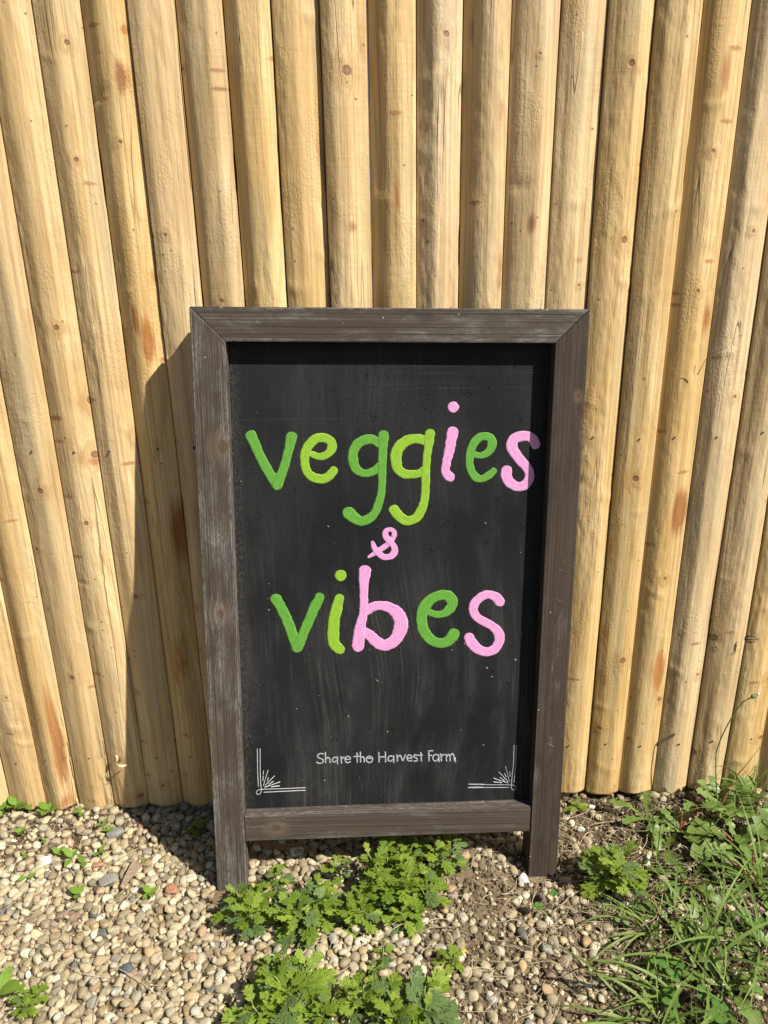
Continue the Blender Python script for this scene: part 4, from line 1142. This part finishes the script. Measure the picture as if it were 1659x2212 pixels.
def mugwort_leaf(seed, mat, broad=1.0):
    """Unit-length pinnately cut leaf along +X: toothed end lobe, two pairs of toothed side lobes."""
    g = np.random.default_rng(seed)

    def curve(x, y): return -0.22 * x * x + 0.10 * x - 0.18 * y * y

    def lobe(b0, ang, ln, wd, nt, z):
        n = 3 * nt + 2
        t = np.linspace(0, 1, n)
        bend = g.uniform(-0.12, 0.12) - 0.25 * np.sign(ang) * (abs(ang) > 0.1)
        th = ang + bend * t
        px = b0[0] + ln * np.cumsum(np.cos(th)) / n; py = b0[1] + ln * np.cumsum(np.sin(th)) / n
        env = np.sin(np.pi * np.clip(t * 0.93 + 0.07, 0, 1) ** 1.05) ** 0.85
        k = np.arange(n) % 3
        tooth = np.where(k == 0, 0.50, np.where(k == 1, 0.80, 1.30))
        w = wd * env * tooth * (1 if nt > 1 else 0.9); w[-1] = 0.002
        w2 = wd * env * np.roll(tooth, 0) * g.uniform(0.92, 1.08); w2[-1] = 0.002
        # teeth lean towards the tip
        V, f, uv = strip(np.stack([px, py, z + curve(px, py)], 1), np.stack([w, w2], 1), 0.22)
        lean = np.zeros((n, 3)); lean[:, 0] = np.where(k == 2, 0.085, 0.0); lean[:, 2] = lean[:, 0]
        lean[-1] = 0
        d = np.stack([np.cos(th), np.sin(th), 0 * th], 1)
        V = V + (lean[:, :, None] * d[:, None, :]).reshape(-1, 3)
        return V, f, uv
    t = np.linspace(0, 0.62, 8)
    parts = [strip(np.stack([t, 0 * t, curve(t, 0) + 0.001], 1), 0.018 + 0.075 * broad * sstep(0.15, 0.6, t), 0.2, u1=0.6)]
    parts.append(lobe((0.52, 0), g.uniform(-0.06, 0.06), 0.50, 0.135 * broad, 3, 0.004))
    for s in (1, -1):
        parts.append(lobe((0.48, 0), s * g.uniform(0.48, 0.62), g.uniform(0.44, 0.52), 0.105 * broad, 3, 0.0))
        parts.append(lobe((0.28, 0), s * g.uniform(0.75, 0.95), g.uniform(0.30, 0.40), 0.080 * broad, 2, -0.003))
        if g.random() < 0.5: parts.append(lobe((0.12, 0), s * 0.9, 0.11, 0.035, 1, -0.005))
    V, f, uv = join(parts)
    return np_mesh('leaf', V, f, mat, uv=uv)


def oval_leaf(seed, mat, ratio=0.30):
    g = np.random.default_rng(seed)
    t = np.linspace(0, 1, 9)
    w = ratio * np.sin(np.pi * np.clip(t, 0, 1) ** 0.85) ** 0.75; w[0] = 0.03; w[-1] = 0.01
    P = np.stack([t, 0 * t, 0.12 * t - g.uniform(0.1, 0.3) * t * t], 1)
    V, f, uv = strip(P, w, 0.18)
    return np_mesh('leaf', V, f, mat, uv=uv)


def dandelion_leaf(seed, mat):
    g = np.random.default_rng(seed)
    n = 22; t = np.linspace(0, 1, n)
    env = 0.03 + 0.15 * np.sin(np.pi * np.clip(t * 0.9, 0, 1) ** 1.9) ** 0.9
    k = np.arange(n) % 4
    wl = env * np.choose(k, [1.15, 0.95, 0.75, 0.5]) * g.uniform(0.85, 1.15, n); wr = env * np.choose((k + 2) % 4, [1.15, 0.95, 0.75, 0.5]) * g.uniform(0.85, 1.15, n)
    wl[-1] = wr[-1] = 0.004
    c = g.uniform(0.3, 0.7)
    P = np.stack([t, g.uniform(-0.12, 0.12) * t * t, c * 0.45 * t - c * t * t + 0.02 * np.sin(t * 14 + seed)], 1)
    V, f, uv = strip(P, np.stack([wl, wr], 1), g.uniform(0.15, 0.4))
    return np_mesh('leaf', V, f, mat, uv=uv)


def blade_mesh(seed, mat, name='blade'):
    g = np.random.default_rng(seed)
    n = 12; t = np.linspace(0, 1, n)
    droop = g.uniform(0.4, 1.7)
    th = g.uniform(0.6, 1.25) - droop * t ** 1.4                                  # elevation along the blade
    px = np.cumsum(np.cos(th)) / n; pz = np.cumsum(np.sin(th)) / n
    w = 0.5 * (1 - t ** 2.2) ** 0.8 * (0.7 + 0.3 * sstep(0, 0.25, t)); w[-1] = 0.02
    P = np.stack([px, g.uniform(-0.15, 0.15) * t * t, pz], 1)
    V, f, uv = strip(P, w * 0.027, 0.30)
    tw = g.uniform(-1.2, 1.2) * np.repeat(t, 3)                                    # twist about the midrib
    mid = np.repeat(P, 3, axis=0); d = V - mid
    ca, sa = np.cos(tw)[:, None], np.sin(tw)[:, None]
    T = np.repeat(np.gradient(P, axis=0), 3, axis=0); T /= np.linalg.norm(T, axis=1)[:, None]
    V = mid + d * ca + np.cross(T, d) * sa
    return np_mesh(name, V, f, mat, uv=uv)


MUG = [mugwort_leaf(k, MAT_MUG) for k in range(7)]
MUG_O = [mugwort_leaf(20 + k, MAT_MUG_OLD, 1.05) for k in range(3)]
OVAL = [oval_leaf(k, MAT_SEED, 0.26 + 0.03 * (k % 3)) for k in range(4)]
DAND = [dandelion_leaf(k, MAT_DAND) for k in range(6)]
BLADE = [blade_mesh(k, MAT_GRASS) for k in range(10)]


def plant_base(name, px, py, label, cat, group=None, z=None):
    x, y = ground_at(px, py)
    zz = float(ground_z(x, y)) + 0.004 if z is None else z
    x, y = ground_at(px, py, zz)
    return tag(link(name, None, loc=(x, y, zz)), label, cat, group)


def mugwort(px, py, label, stems, leaf=0.05, height=0.05, spread=0.04, seed=0, old=0.25, yellow=0, lean=None):
    """Leafy rosette shoots: each stem carries leaves in a loose spiral, small ones at the tip."""
    g = np.random.default_rng(900 + seed)
    root = plant_base('mugwort_plant', px, py, label, 'plant', 'mugwort plants by the sign')
    for sidx in range(stems):
        a0 = 2 * np.pi * (sidx + g.uniform(0, 0.6)) / max(stems, 1)
        r0 = 0 if stems == 1 else spread * g.uniform(0.55, 1.0)
        ex, ey = r0 * math.cos(a0), r0 * math.sin(a0)
        h = height * g.uniform(0.75, 1.2)
        t = np.linspace(0, 1, 7)
        P = np.stack([ex * t ** 1.2, ey * t ** 1.2, h * t], 1)
        link('stem', tube_mesh('stem', P, 0.0016 * (1.15 - 0.5 * t), MAT_STEM, 6), root)
        nl = g.integers(9, 13)
        for k in range(nl):
            f = (k + 0.5) / nl
            q = 0.25 + 0.75 * f
            pos = (ex * q ** 1.2, ey * q ** 1.2, h * q)
            az = a0 + k * 2.4 + g.uniform(-0.35, 0.35)
            ln = leaf * 0.92 * (1.08 - 0.66 * f ** 1.8) * g.uniform(0.8, 1.15)
            pit = g.uniform(-0.30, 0.50) + 0.6 * f ** 3
            me = MUG[g.integers(7)] if g.random() > old * (1.2 - f) else MUG_O[g.integers(3)]
            o = link('leaf', me, root, loc=pos, rot=(g.uniform(-0.3, 0.3), -pit, az), scale=ln)
    for k in range(yellow):
        az = g.uniform(0, 6.28)
        y_ = mugwort_leaf(60 + k, MAT_YELLOW) if k == 0 else y_
        o = link('leaf', y_, root, loc=(0.02 * math.cos(az), 0.02 * math.sin(az), 0.012), rot=(0.2, 0.1, az), scale=leaf * 0.45)
        o['label'] = 'yellowed lower leaf'
    return root


mugwort(535, 2000, 'bright green mugwort plant just right of the left foot of the sign', 3, 0.056, 0.055, 0.030, 1)
mugwort(655, 2003, 'broad mugwort plant with open leaves right of the leftmost plant by the sign foot', 3, 0.060, 0.050, 0.036, 2)
mugwort(598, 1925, 'small mugwort shoot tucked behind the two front left plants', 1, 0.040, 0.040, 0.0, 3)
mugwort(845, 1935, 'tallest mugwort bush of many leaves in front of the bottom rail', 5, 0.052, 0.082, 0.050, 4, yellow=2)
mugwort(790, 1985, 'mugwort plant with drooping leaves at the front of the tall bush', 2, 0.050, 0.052, 0.028, 5)
mugwort(925, 1955, 'upright mugwort shoot on the right side of the tall bush', 2, 0.046, 0.058, 0.024, 6)
mugwort(968, 1878, 'mugwort shoot under the bottom rail beside the sandy mound', 2, 0.050, 0.052, 0.028, 7)
mugwort(735, 1905, 'thin mugwort shoot standing apart on the gravel under the rail', 1, 0.038, 0.050, 0.0, 8)
mugwort(640, 2168, 'large leaved mugwort plant at the bottom edge left of centre', 3, 0.066, 0.055, 0.040, 9, yellow=1)
mugwort(575, 2215, 'dark mugwort plant cut by the bottom edge at its left end', 2, 0.058, 0.040, 0.030, 10)
mugwort(775, 2185, 'light green mugwort plant low in the bottom centre', 2, 0.045, 0.045, 0.022, 11)
mugwort(910, 2200, 'broad greyish mugwort plant at the bottom edge right of centre', 3, 0.062, 0.045, 0.040, 12, old=0.7)
mugwort(975, 2085, 'small mugwort seedling with a yellow leaf on bare gravel', 1, 0.032, 0.022, 0.0, 13, yellow=2)
mugwort(825, 2085, 'pale low mugwort sprig between the bush and the bottom plants', 2, 0.028, 0.020, 0.030, 14, old=0.6)
mugwort(1318, 1918, 'lone mugwort plant right of the right foot of the sign', 3, 0.066, 0.075, 0.030, 15, yellow=1)
mugwort(1247, 1752, 'tiny mugwort plant against the foot of the fence right of the sign', 1, 0.030, 0.022, 0.0, 16)
mugwort(60, 2180, 'low feathery weed on gravel in the bottom left corner', 3, 0.028, 0.030, 0.030, 17)
mugwort(430, 1800, 'shaded small weed on dark gravel in the shadow of the sign', 1, 0.026, 0.030, 0.0, 18)


def seedling(px, py, n, size, label, seed, name='seedling'):
    g = np.random.default_rng(500 + seed)
    root = plant_base(name, px, py, label, 'seedling', 'seedlings in the gravel')
    h = size * 0.7
    link('stem', tube_mesh('stem', [(0, 0, -0.006), (0, 0, h * 0.5), (0.001, 0, h)], 0.0008, MAT_STEM, 5), root)
    a0 = g.uniform(0, 6.28)
    for k in range(n):
        f = k // 2
        az = a0 + k * math.pi + f * 1.3 + g.uniform(-0.3, 0.3)
        link('leaf', OVAL[g.integers(4)], root, loc=(0, 0, h * (0.7 + 0.2 * f)), rot=(g.uniform(-0.2, 0.2), -g.uniform(0.1, 0.6), az), scale=size * g.uniform(0.85, 1.1))


def s_at(x, y): return x / 2.765 * PW / 2500, (2550 + y / 2.765) * PW / 2500


for i, (cx, cy, n, size, lab) in enumerate([
        (60, 250, 4, 0.024, 'pale green seedling at the left frame edge below the fence'),
        (150, 265, 5, 0.026, 'thickest seedling of the clump at the foot of the leftmost poles'),
        (255, 250, 4, 0.024, 'seedling at the right end of the clump by the leftmost poles'),
        (15, 335, 3, 0.022, 'low seedling cut by the left edge below the clump'),
        (440, 300, 5, 0.024, 'upright seedling in front of the splintered pole'),
        (700, 185, 2, 0.015, 'tiny sprout in the joint between two poles at their foot'),
        (725, 300, 3, 0.018, 'seedling lying flat just below the third pole'),
        (200, 475, 4, 0.019, 'four leaved seedling beside a dark stick on the soil'),
        (405, 535, 2, 0.012, 'tiny seedling with round leaves on dark soil'),
        (225, 665, 2, 0.012, 'small two leaved seedling above the white stone'),
        (245, 885, 2, 0.020, 'tall narrow seedling on gravel far left'),
        (530, 665, 3, 0.018, 'seedling with spread leaves left of the white topped sprout'),
        (655, 720, 3, 0.024, 'long leaved seedling in the middle of the soil patch'),
        (755, 750, 2, 0.020, 'single upright leaf sprout right of the soil patch'),
        (905, 655, 3, 0.019, 'seedling with two wide leaves on the gravel above the red chip'),
        (935, 400, 2, 0.016, 'seedling nearest the fence in the right of the soil patch'),
        (985, 455, 3, 0.015, 'small seedling touching the broad grey stone'),
        (1290, 740, 2, 0.013, 'tiny sprout at the upper end of the wood chip'),
        (725, 1040, 3, 0.022, 'flat leaved seedling left of the slate chip'),
        (1350, 1030, 4, 0.018, 'small seedling on gravel below the wood chip')]):
    px, py = s_at(cx, cy)
    seedling(px, py, n, size, lab, i)
mugwort(705, 1975, 'mugwort shoot filling the gap between the broad plant and the tall bush', 2, 0.046, 0.050, 0.026, 19)
mugwort(875, 1870, 'shaded mugwort shoots at the back of the tall bush under the rail', 3, 0.044, 0.060, 0.036, 20)
mugwort(875, 1990, 'low mugwort leaves at the front right of the tall bush', 2, 0.044, 0.040, 0.026, 21)
mugwort(700, 2205, 'mugwort leaves filling the bottom edge between two bottom plants', 3, 0.048, 0.040, 0.034, 22)
mugwort(850, 2215, 'mugwort leaves at the bottom edge left of the greyish plant', 2, 0.050, 0.045, 0.026, 23, old=0.4)
mugwort(590, 2110, 'small mugwort sprig above the dark bottom left plant', 1, 0.036, 0.030, 0.0, 24)
seedling(8, 2165, 4, 0.045, 'large pale leaved weed cut by the left edge near the bottom', 40, 'weed')


# ------------------------------------------------------------------ weeds on the right
def dandelion(px, py, label, n, ln, seed, az=(0, 6.28), pitch=(0.0, 0.5), stems=()):
    g = np.random.default_rng(1200 + seed)
    root = plant_base('dandelion', px, py, label, 'plant', 'dandelions by the fence')
    for k in range(n):
        a = az[0] + (az[1] - az[0]) * (k + g.uniform(0, 0.7)) / n
        link('leaf', DAND[g.integers(6)], root, loc=(0.004 * math.cos(a), 0.004 * math.sin(a), 0.004), rot=(g.uniform(-0.5, 0.5), -g.uniform(*pitch), a), scale=ln * g.uniform(0.5, 0.92))
    for (a, h, out) in stems:
        t = np.linspace(0, 1, 8)
        P = np.stack([out * math.cos(a) * t ** 1.5, out * math.sin(a) * t ** 1.5, h * t ** 0.9], 1)
        s = link('stem', tube_mesh('stem', P, 0.0021 * (1 - 0.2 * t), MAT_RED, 7), root)
        s['label'] = 'reddish hollow flower stem'
    return root


dandelion(1468, 1800, 'dandelion with broad toothed leaves close to the fence right of the sign', 10, 0.102, 1, pitch=(0.05, 0.75), stems=[(1.2, 0.05, 0.006), (0.6, 0.035, 0.05)])
dandelion(1490, 1915, 'dandelion with ragged flat leaves right of the lone mugwort', 10, 0.086, 2, pitch=(0.0, 0.5), stems=[(3.9, 0.03, 0.03)])
dandelion(1625, 1905, 'large dark dandelion at the right edge of the picture', 10, 0.114, 3, pitch=(0.1, 0.7), stems=[(1.9, 0.06, 0.01), (2.6, 0.03, 0.04)])
dandelion(1555, 1750, 'dandelion with leaves standing upright against the fence poles', 9, 0.102, 4, pitch=(0.5, 1.15), stems=[(0.4, 0.05, 0.02)])
dandelion(1425, 1985, 'small dandelion between the lone mugwort and the grass', 8, 0.066, 5, pitch=(0.0, 0.4), stems=[(2.0, 0.03, 0.02)])
dandelion(1585, 2010, 'half hidden dandelion under grass blades at the right', 8, 0.072, 6, pitch=(0.0, 0.4))
dandelion(1590, 1835, 'dandelion with long pale ribbed leaves between fence and right edge', 9, 0.115, 8, pitch=(0.2, 0.9), stems=[(2.9, 0.04, 0.03)])
dandelion(1400, 1775, 'low dandelion with drooping leaves nearest the sign along the fence', 6, 0.085, 9, pitch=(0.1, 0.6))
dandelion(1655, 1800, 'leafy dandelion cut by the right edge below the fence', 8, 0.110, 10, pitch=(0.3, 1.0))
dandelion(1560, 2140, 'dandelion leaves half covered by the lower right grass', 7, 0.085, 11, pitch=(0.1, 0.6))
dandelion(1345, 1965, 'flat round leaved weed in the shade below the lone mugwort', 7, 0.054, 7, pitch=(-0.05, 0.2))


def bud_mesh(r, open_tip=True):
    t = np.linspace(0, 1, 9)
    prof = np.array([0.3, 0.75, 0.95, 1.0, 0.95, 0.85, 0.72, 0.62, 0.5]) * r
    a = np.linspace(0, 2 * np.pi, 10, endpoint=False)
    V = np.stack([np.stack([prof * math.cos(k) * (1 + 0.1 * (i % 2)), prof * math.sin(k) * (1 + 0.1 * (i % 2)), t * r * 3.0], 1) for i, k in enumerate(a)], 0).reshape(-1, 3)
    return np_mesh('bud', V, [grid_faces(10, 9, 0, True), np.array([[i * 9 + 8 for i in range(10)]])], MAT_STEM)


def tuft_mesh(r):
    a = np.linspace(0, 2 * np.pi, 8, endpoint=False)
    prof = np.array([0.5, 0.62, 0.55, 0.2]) * r; zz = np.array([0, 0.5, 0.9, 1.1]) * r
    V = np.stack([np.stack([prof * math.cos(k), prof * math.sin(k), zz], 1) for k in a], 0).reshape(-1, 3)
    return np_mesh('fluff', V, [grid_faces(8, 4, 0, True), np.array([[i * 4 + 3 for i in range(8)]])], M_WHITE)


# tall closed dandelion clock in front of the poles
tall = plant_base('dandelion_stalk', 1550, 1745, 'tall thin dandelion stalk with closed white tipped bud before the fence', 'plant')
TB = np.array(tall.location)
pts = []
for (px, py, yy) in ((1550, 1745, TB[1]), (1546, 1650, TB[1] - 0.005), (1552, 1610, TB[1] - 0.01), (1575, 1560, TB[1] - 0.018), (1602, 1520, TB[1] - 0.026), (1622, 1507, TB[1] - 0.03)):
    pts.append(fence_at(px, py, yy) - TB)
C_ = catmull(np.array(pts), 24)
link('stem', tube_mesh('stem', C_, 0.0013, MAT_STEM, 7), tall)
d = Vector(C_[-1] - C_[-3]).normalized()
rq = d.to_track_quat('Z', 'Y').to_euler()
bd = link('bud', bud_mesh(0.0042), tall, loc=tuple(C_[-1]), rot=rq)
link('fluff', tuft_mesh(0.005), bd, loc=(0, 0, 0.0124))
low = plant_base('dandelion_stalk', 1385, 1885, 'short dandelion stalk with closed bud beside the lone mugwort', 'plant')
link('stem', tube_mesh('stem', [(0, 0, 0), (0.002, 0.0, 0.012), (0.001, -0.002, 0.026)], 0.0016, MAT_STEM, 7), low)
bd = link('bud', bud_mesh(0.0055), low, loc=(0.001, -0.002, 0.026), rot=(0.3, 0.25, 0))
link('fluff', tuft_mesh(0.0065), bd, loc=(0, 0, 0.0162))


def tuft(px, py, n, ln, label, seed, az=(0, 6.28), wid=1.0, flat=0.0):
    g = np.random.default_rng(2000 + seed)
    root = plant_base('grass_tuft', px, py, label, 'grass', 'grass tufts at the right')
    for k in range(n):
        a = g.uniform(*az); L = ln * g.uniform(0.6, 1.15)
        w = wid * g.uniform(0.75, 1.25) * 0.16 / max(L, 0.05)
        link('blade', BLADE[g.integers(10)], root, loc=(g.normal(0, 0.006), g.normal(0, 0.006), -0.002), rot=(g.uniform(-0.15, 0.15), flat * g.uniform(0.3, 1), a), scale=(L, L * w, L))


PI = math.pi
tuft(1408, 2015, 12, 0.17, 'grass tuft with long blades arching left over the gravel', 1, (PI * 0.7, PI * 1.6), 1.0, 0.35)
tuft(1515, 2100, 12, 0.21, 'large grass tuft of wide blades in the lower right', 2, (0, 6.28), 1.25, 0.30)
tuft(1465, 2170, 12, 0.17, 'grass tuft at the bottom right spreading over gravel', 3, (PI * 0.5, PI * 1.9), 1.1, 0.35)
tuft(1580, 1775, 6, 0.20, 'upright grass tuft standing against the fence poles at right', 4, (0, 6.28), 0.8, -0.25)
tuft(1645, 1760, 6, 0.19, 'grass tuft at the right edge in front of the fence', 5, (PI * 0.2, PI * 1.3), 0.9, -0.15)
tuft(1640, 2060, 10, 0.20, 'grass tuft cut by the right edge low down', 6, (PI * 0.4, PI * 1.6), 1.1, 0.2)
tuft(1590, 2180, 10, 0.19, 'grass tuft in the bottom right corner', 7, (0, 6.28), 1.15, 0.3)
tuft(1380, 2215, 9, 0.16, 'grass tuft at the bottom edge left of the corner tufts', 8, (PI * 0.2, PI * 1.2), 1.0, 0.35)
tuft(1470, 1975, 5, 0.15, 'thin grass tuft growing between the dandelions', 9, (0, 6.28), 0.8, 0.0)
tuft(1560, 1960, 6, 0.17, 'grass tuft right of the ragged dandelion', 10, (0, 6.28), 0.9, 0.15)
tuft(1610, 1735, 9, 0.22, 'tall thin grass tuft leaning on the last poles at right', 12, (0, 6.28), 0.8, -0.3)
tuft(1655, 1930, 10, 0.20, 'grass tuft at the right edge beside the large dark dandelion', 13, (PI * 0.4, PI * 1.5), 1.0, 0.1)
tuft(1530, 2030, 10, 0.16, 'grass tuft in the middle of the weeds at right', 14, (0, 6.28), 1.0, 0.2)
tuft(1430, 2215, 10, 0.15, 'grass tuft at the bottom edge beside the clover', 15, (0, 6.28), 1.1, 0.25)
tuft(1420, 1870, 4, 0.14, 'few long grass blades rising by the short dandelion bud', 11, (PI * 0.3, PI * 0.8), 0.7, -0.2)


def clover(px, py, n, size, label, seed):
    g = np.random.default_rng(3000 + seed)
    root = plant_base('clover', px, py, label, 'plant', 'clover plants in the grass')
    for k in range(n):
        x, y, h = g.normal(0, 0.014), g.normal(0, 0.012), g.uniform(0.015, 0.035)
        link('stem', tube_mesh('stem', [(0, 0, 0), (x * 0.6, y * 0.6, h * 0.6), (x, y, h)], 0.0006, MAT_STEM, 4), root)
        a = g.uniform(0, 6.28)
        for j in range(3):
            link('leaf', CLOV, root, loc=(x, y, h), rot=(g.uniform(-0.1, 0.1), -0.1, a + j * 2.094), scale=size * g.uniform(0.9, 1.1))


def clover_leaf():
    t = np.linspace(0, 1, 8)
    w = 0.46 * np.sin(np.pi * np.clip(t, 0, 1) ** 1.0) ** 0.6; w[0] = 0.04; w[-1] = 0.15
    V, f, uv = strip(np.stack([t, 0 * t, 0.05 * t - 0.1 * t * t], 1), w, 0.12)
    return np_mesh('leaf', V, f, MAT_CLOVER, uv=uv)


CLOV = clover_leaf()
clover(1430, 2108, 5, 0.014, 'clover with round leaflets in the grass right of the gravel', 1)
clover(1440, 2190, 5, 0.013, 'clover near the bottom edge among wide grass blades', 2)
clover(1640, 2025, 4, 0.013, 'clover at the right edge under grass', 3)
clover(1550, 2205, 4, 0.014, 'clover at the bottom edge by the corner grass tuft', 4)
clover(1190, 1985, 3, 0.009, 'tiny clover sprout on gravel in front of the right foot', 5)

# short grass and leaf litter between the weeds, beyond counting
g = np.random.default_rng(77)
Vs, Fs, Us, off = [], [], [], 0
src = []
for me in BLADE:
    V = np.empty(len(me.vertices) * 3, np.float32); me.vertices.foreach_get('co', V); src.append(V.reshape(-1, 3))
bf = grid_faces(12, 3); buv = np.stack([np.repeat(np.linspace(0, 1, 12), 3), np.tile([1.0, 0, -1.0], 12)], 1)
made = 0
while made < 560:
    x, y = g.uniform(0.28, 1.0), g.uniform(-0.62, 0.0)
    lim = 0.40 + 0.08 * float(vnoise(x * 8, y * 8)) - 0.10 * max(0, -0.33 - y) / 0.1
    if x < lim or g.random() > (0.35 if y > -0.2 else 1.0): continue
    L = g.uniform(0.025, 0.085); ww = 0.16 * g.uniform(0.25, 0.65) / L * 0.6
    E = np.array(Matrix.Rotation(g.uniform(0, 6.28), 3, 'Z') @ Matrix.Rotation(g.uniform(-0.2, 0.9), 3, 'Y'))
    W = (src[g.integers(10)] * (L, L * ww, L)) @ E.T + (x, y, float(ground_z(x, y)))
    if W[:, 1].max() > -0.004: continue
    Vs.append(W); Fs.append(bf + off); Us.append(buv); off += len(W); made += 1
tag(link('short_grass', np_mesh('short_grass', np.vstack(Vs), np.vstack(Fs), MAT_GRASS, uv=np.vstack(Us))), kind='stuff')


# ------------------------------------------------------------------ sticks and scraps
def twig(p0, p1, r, label, bend=0.1, lift=0.007, mat=None):
    a = np.array(ground_at(*p0)); b = np.array(ground_at(*p1))
    t = np.linspace(0, 1, 9)
    xy = a[None] * (1 - t)[:, None] + b[None] * t[:, None]
    L = np.linalg.norm(b - a); nrm = np.array([-(b - a)[1], (b - a)[0]]) / L
    xy = xy + nrm[None] * (bend * L * np.sin(np.pi * t) + 0.02 * L * np.sin(t * 11))[:, None]
    z = ground_z(xy[:, 0], xy[:, 1]).mean() * 0.6 + ground_z(xy[:, 0], xy[:, 1]) * 0.4 + lift
    P = np.stack([xy[:, 0], xy[:, 1], z], 1)
    return tag(link('twig', tube_mesh('twig', P - P[0], r * (1 - 0.45 * t), mat or MAT_TWIG, 6), loc=tuple(P[0])), label, 'twig', 'dead twigs on the ground')


twig((0, 1713 + 92), (75, 1822), 0.0028, 'thick grey stick at the left edge below the seedlings')
twig((85, 1815), (205, 1862), 0.0014, 'thin dark twig crossing the soil patch at left', -0.08)
twig((565, 2110), (615, 2075), 0.0010, 'straw coloured twig by the leftmost mugwort', 0.05, 0.012, MAT_STRAW)
twig((800, 2070), (985, 2010), 0.0012, 'long thin twig crossing the gravel below the tall bush', 0.06, 0.012)
twig((1190, 1985), (1258, 1925), 0.0022, 'brown stick lying right of the right foot', 0.05)
twig((1265, 1795), (1430, 1768), 0.0017, 'long pale dry stalk on soil along the fence', 0.04, 0.008, MAT_STRAW)
twig((1060, 2160), (1130, 2185), 0.0010, 'curled dry stem in the bottom gravel right of centre', 0.4, 0.010, MAT_STRAW)
twig((520, 2140), (560, 2080), 0.0012, 'dry stalk beside the bottom left mugwort', 0.1, 0.012, MAT_STRAW)

# weathered wood chip on the gravel
x0, y0 = ground_at(*s_at(1100, 1010)); x1, y1 = ground_at(*s_at(1245, 770))
L = math.hypot(x1 - x0, y1 - y0)
bm = bmesh.new()
out = [(0, -0.004), (0.35 * L, -0.0055), (0.8 * L, -0.012), (0.97 * L, -0.0135), (0.93 * L, -0.008), (1.02 * L, -0.003), (0.95 * L, 0.001), (1.03 * L, 0.006), (0.8 * L, 0.0085), (0.35 * L, 0.0065), (0.05 * L, 0.0035)]
lo_ = [bm.verts.new((p[0], p[1], 0)) for p in out]; hi_ = [bm.verts.new((p[0], p[1] * 0.94, 0.0035 + 0.0012 * math.sin(p[0] * 300))) for p in out]
bm.faces.new(hi_); bm.faces.new(lo_[::-1])
for i in range(len(out)): bm.faces.new([lo_[i], lo_[(i + 1) % len(out)], hi_[(i + 1) % len(out)], hi_[i]])
bmesh.ops.triangulate(bm, faces=[f for f in bm.faces if len(f.verts) > 4])
me = bpy.data.meshes.new('wood_chip'); bm.to_mesh(me); bm.free(); me.materials.append(MAT_CHIP)
tag(link('wood_chip', me, loc=(x0, y0, float(ground_z(x0, y0)) + 0.014), rot=(0.1, -0.06, math.atan2(y1 - y0, x1 - x0))),
    'flat splintered weathered wood chip lying on the gravel', 'wood chip')

# split kindling in the shade under the rail
x0, y0 = ground_at(552, 1828); x1, y1 = ground_at(660, 1836)
me = prism('wood_splinter', [(0, 0), (0.118, 0.003), (0.098, 0.010), (0.06, 0.013), (0, 0.016)], -0.012, 0.004, simple_material('dark_splinter', (0.16, 0.09, 0.045), (0.28, 0.17, 0.09), 20, 0.8, 0.4, (4, 60, 60)), 0.0006, 'u')
tag(link('wood_splinter', me, loc=(x0, y0, float(ground_z(x0, y0)) + 0.004), rot=(0.3, 0, math.atan2(y1 - y0, x1 - x0))), 'brown wood splinter in the shade under the bottom rail', 'wood chip')

# dry leaf caught on the fence at the edge of the shadow
lf = fence_at(252, 1645, -0.004)
dl = link('dry_leaf', None, loc=tuple(lf)); tag(dl, 'small dry curled leaf stuck on the pole at the shadow edge', 'leaf')
t = np.linspace(0, 1, 8)
for rot, sc in (((1.4, 0.3, 0.2), 0.022), ((0.6, -1.1, 2.2), 0.016)):
    w = 0.16 * np.sin(np.pi * t) ** 0.8 + 0.01
    V, f, uv = strip(np.stack([t, 0 * t, 0.35 * np.sin(t * 2.6)], 1), w, 0.5)
    link('curl', np_mesh('curl', V, f, MAT_DRY, uv=uv), dl, loc=(0, -0.004, 0), rot=rot, scale=sc)

# a bare twig and a scrap of bark caught on the poles
def fence_bits(name, paths, r, mat, label, cat):
    o = None
    base = np.array(fence_at(*paths[0][0], -0.008))
    Vs, F4, off = [], [], 0
    for pth in paths:
        P = np.array([fence_at(px, py, yy) for (px, py), yy in zip(pth, np.linspace(-0.005, -0.020, len(pth)))]) - base
        C = catmull(np.hstack([P, np.zeros((len(P), 0))]), 14)
        V, f = tube(C, r * np.linspace(1.0, 0.45, 14), 5)
        Vs.append(V); F4.append(f[0] + off); off += len(V)
    return tag(link(name, np_mesh(name, np.vstack(Vs), np.vstack(F4), mat), loc=tuple(base)), label, cat)


fence_bits('twig', [[(1506, 810), (1520, 785), (1533, 764)], [(1533, 764), (1550, 758), (1572, 748)]], 0.0008, MAT_TWIG, 'thin forked dead twig caught between fence poles at the right', 'twig')
fence_bits('bark_scrap', [[(1609, 1378), (1622, 1374), (1636, 1380)], [(1608, 1381), (1622, 1382), (1640, 1382)], [(1610, 1384), (1622, 1388), (1632, 1386)]], 0.0016, MAT_NAIL,
           'small dark shred of bark on a pole near the right edge', 'bark')

# everything stays plain real geometry; hand over to the renderer
SC.render.engine = 'CYCLES'
SC.cycles.use_denoising = True
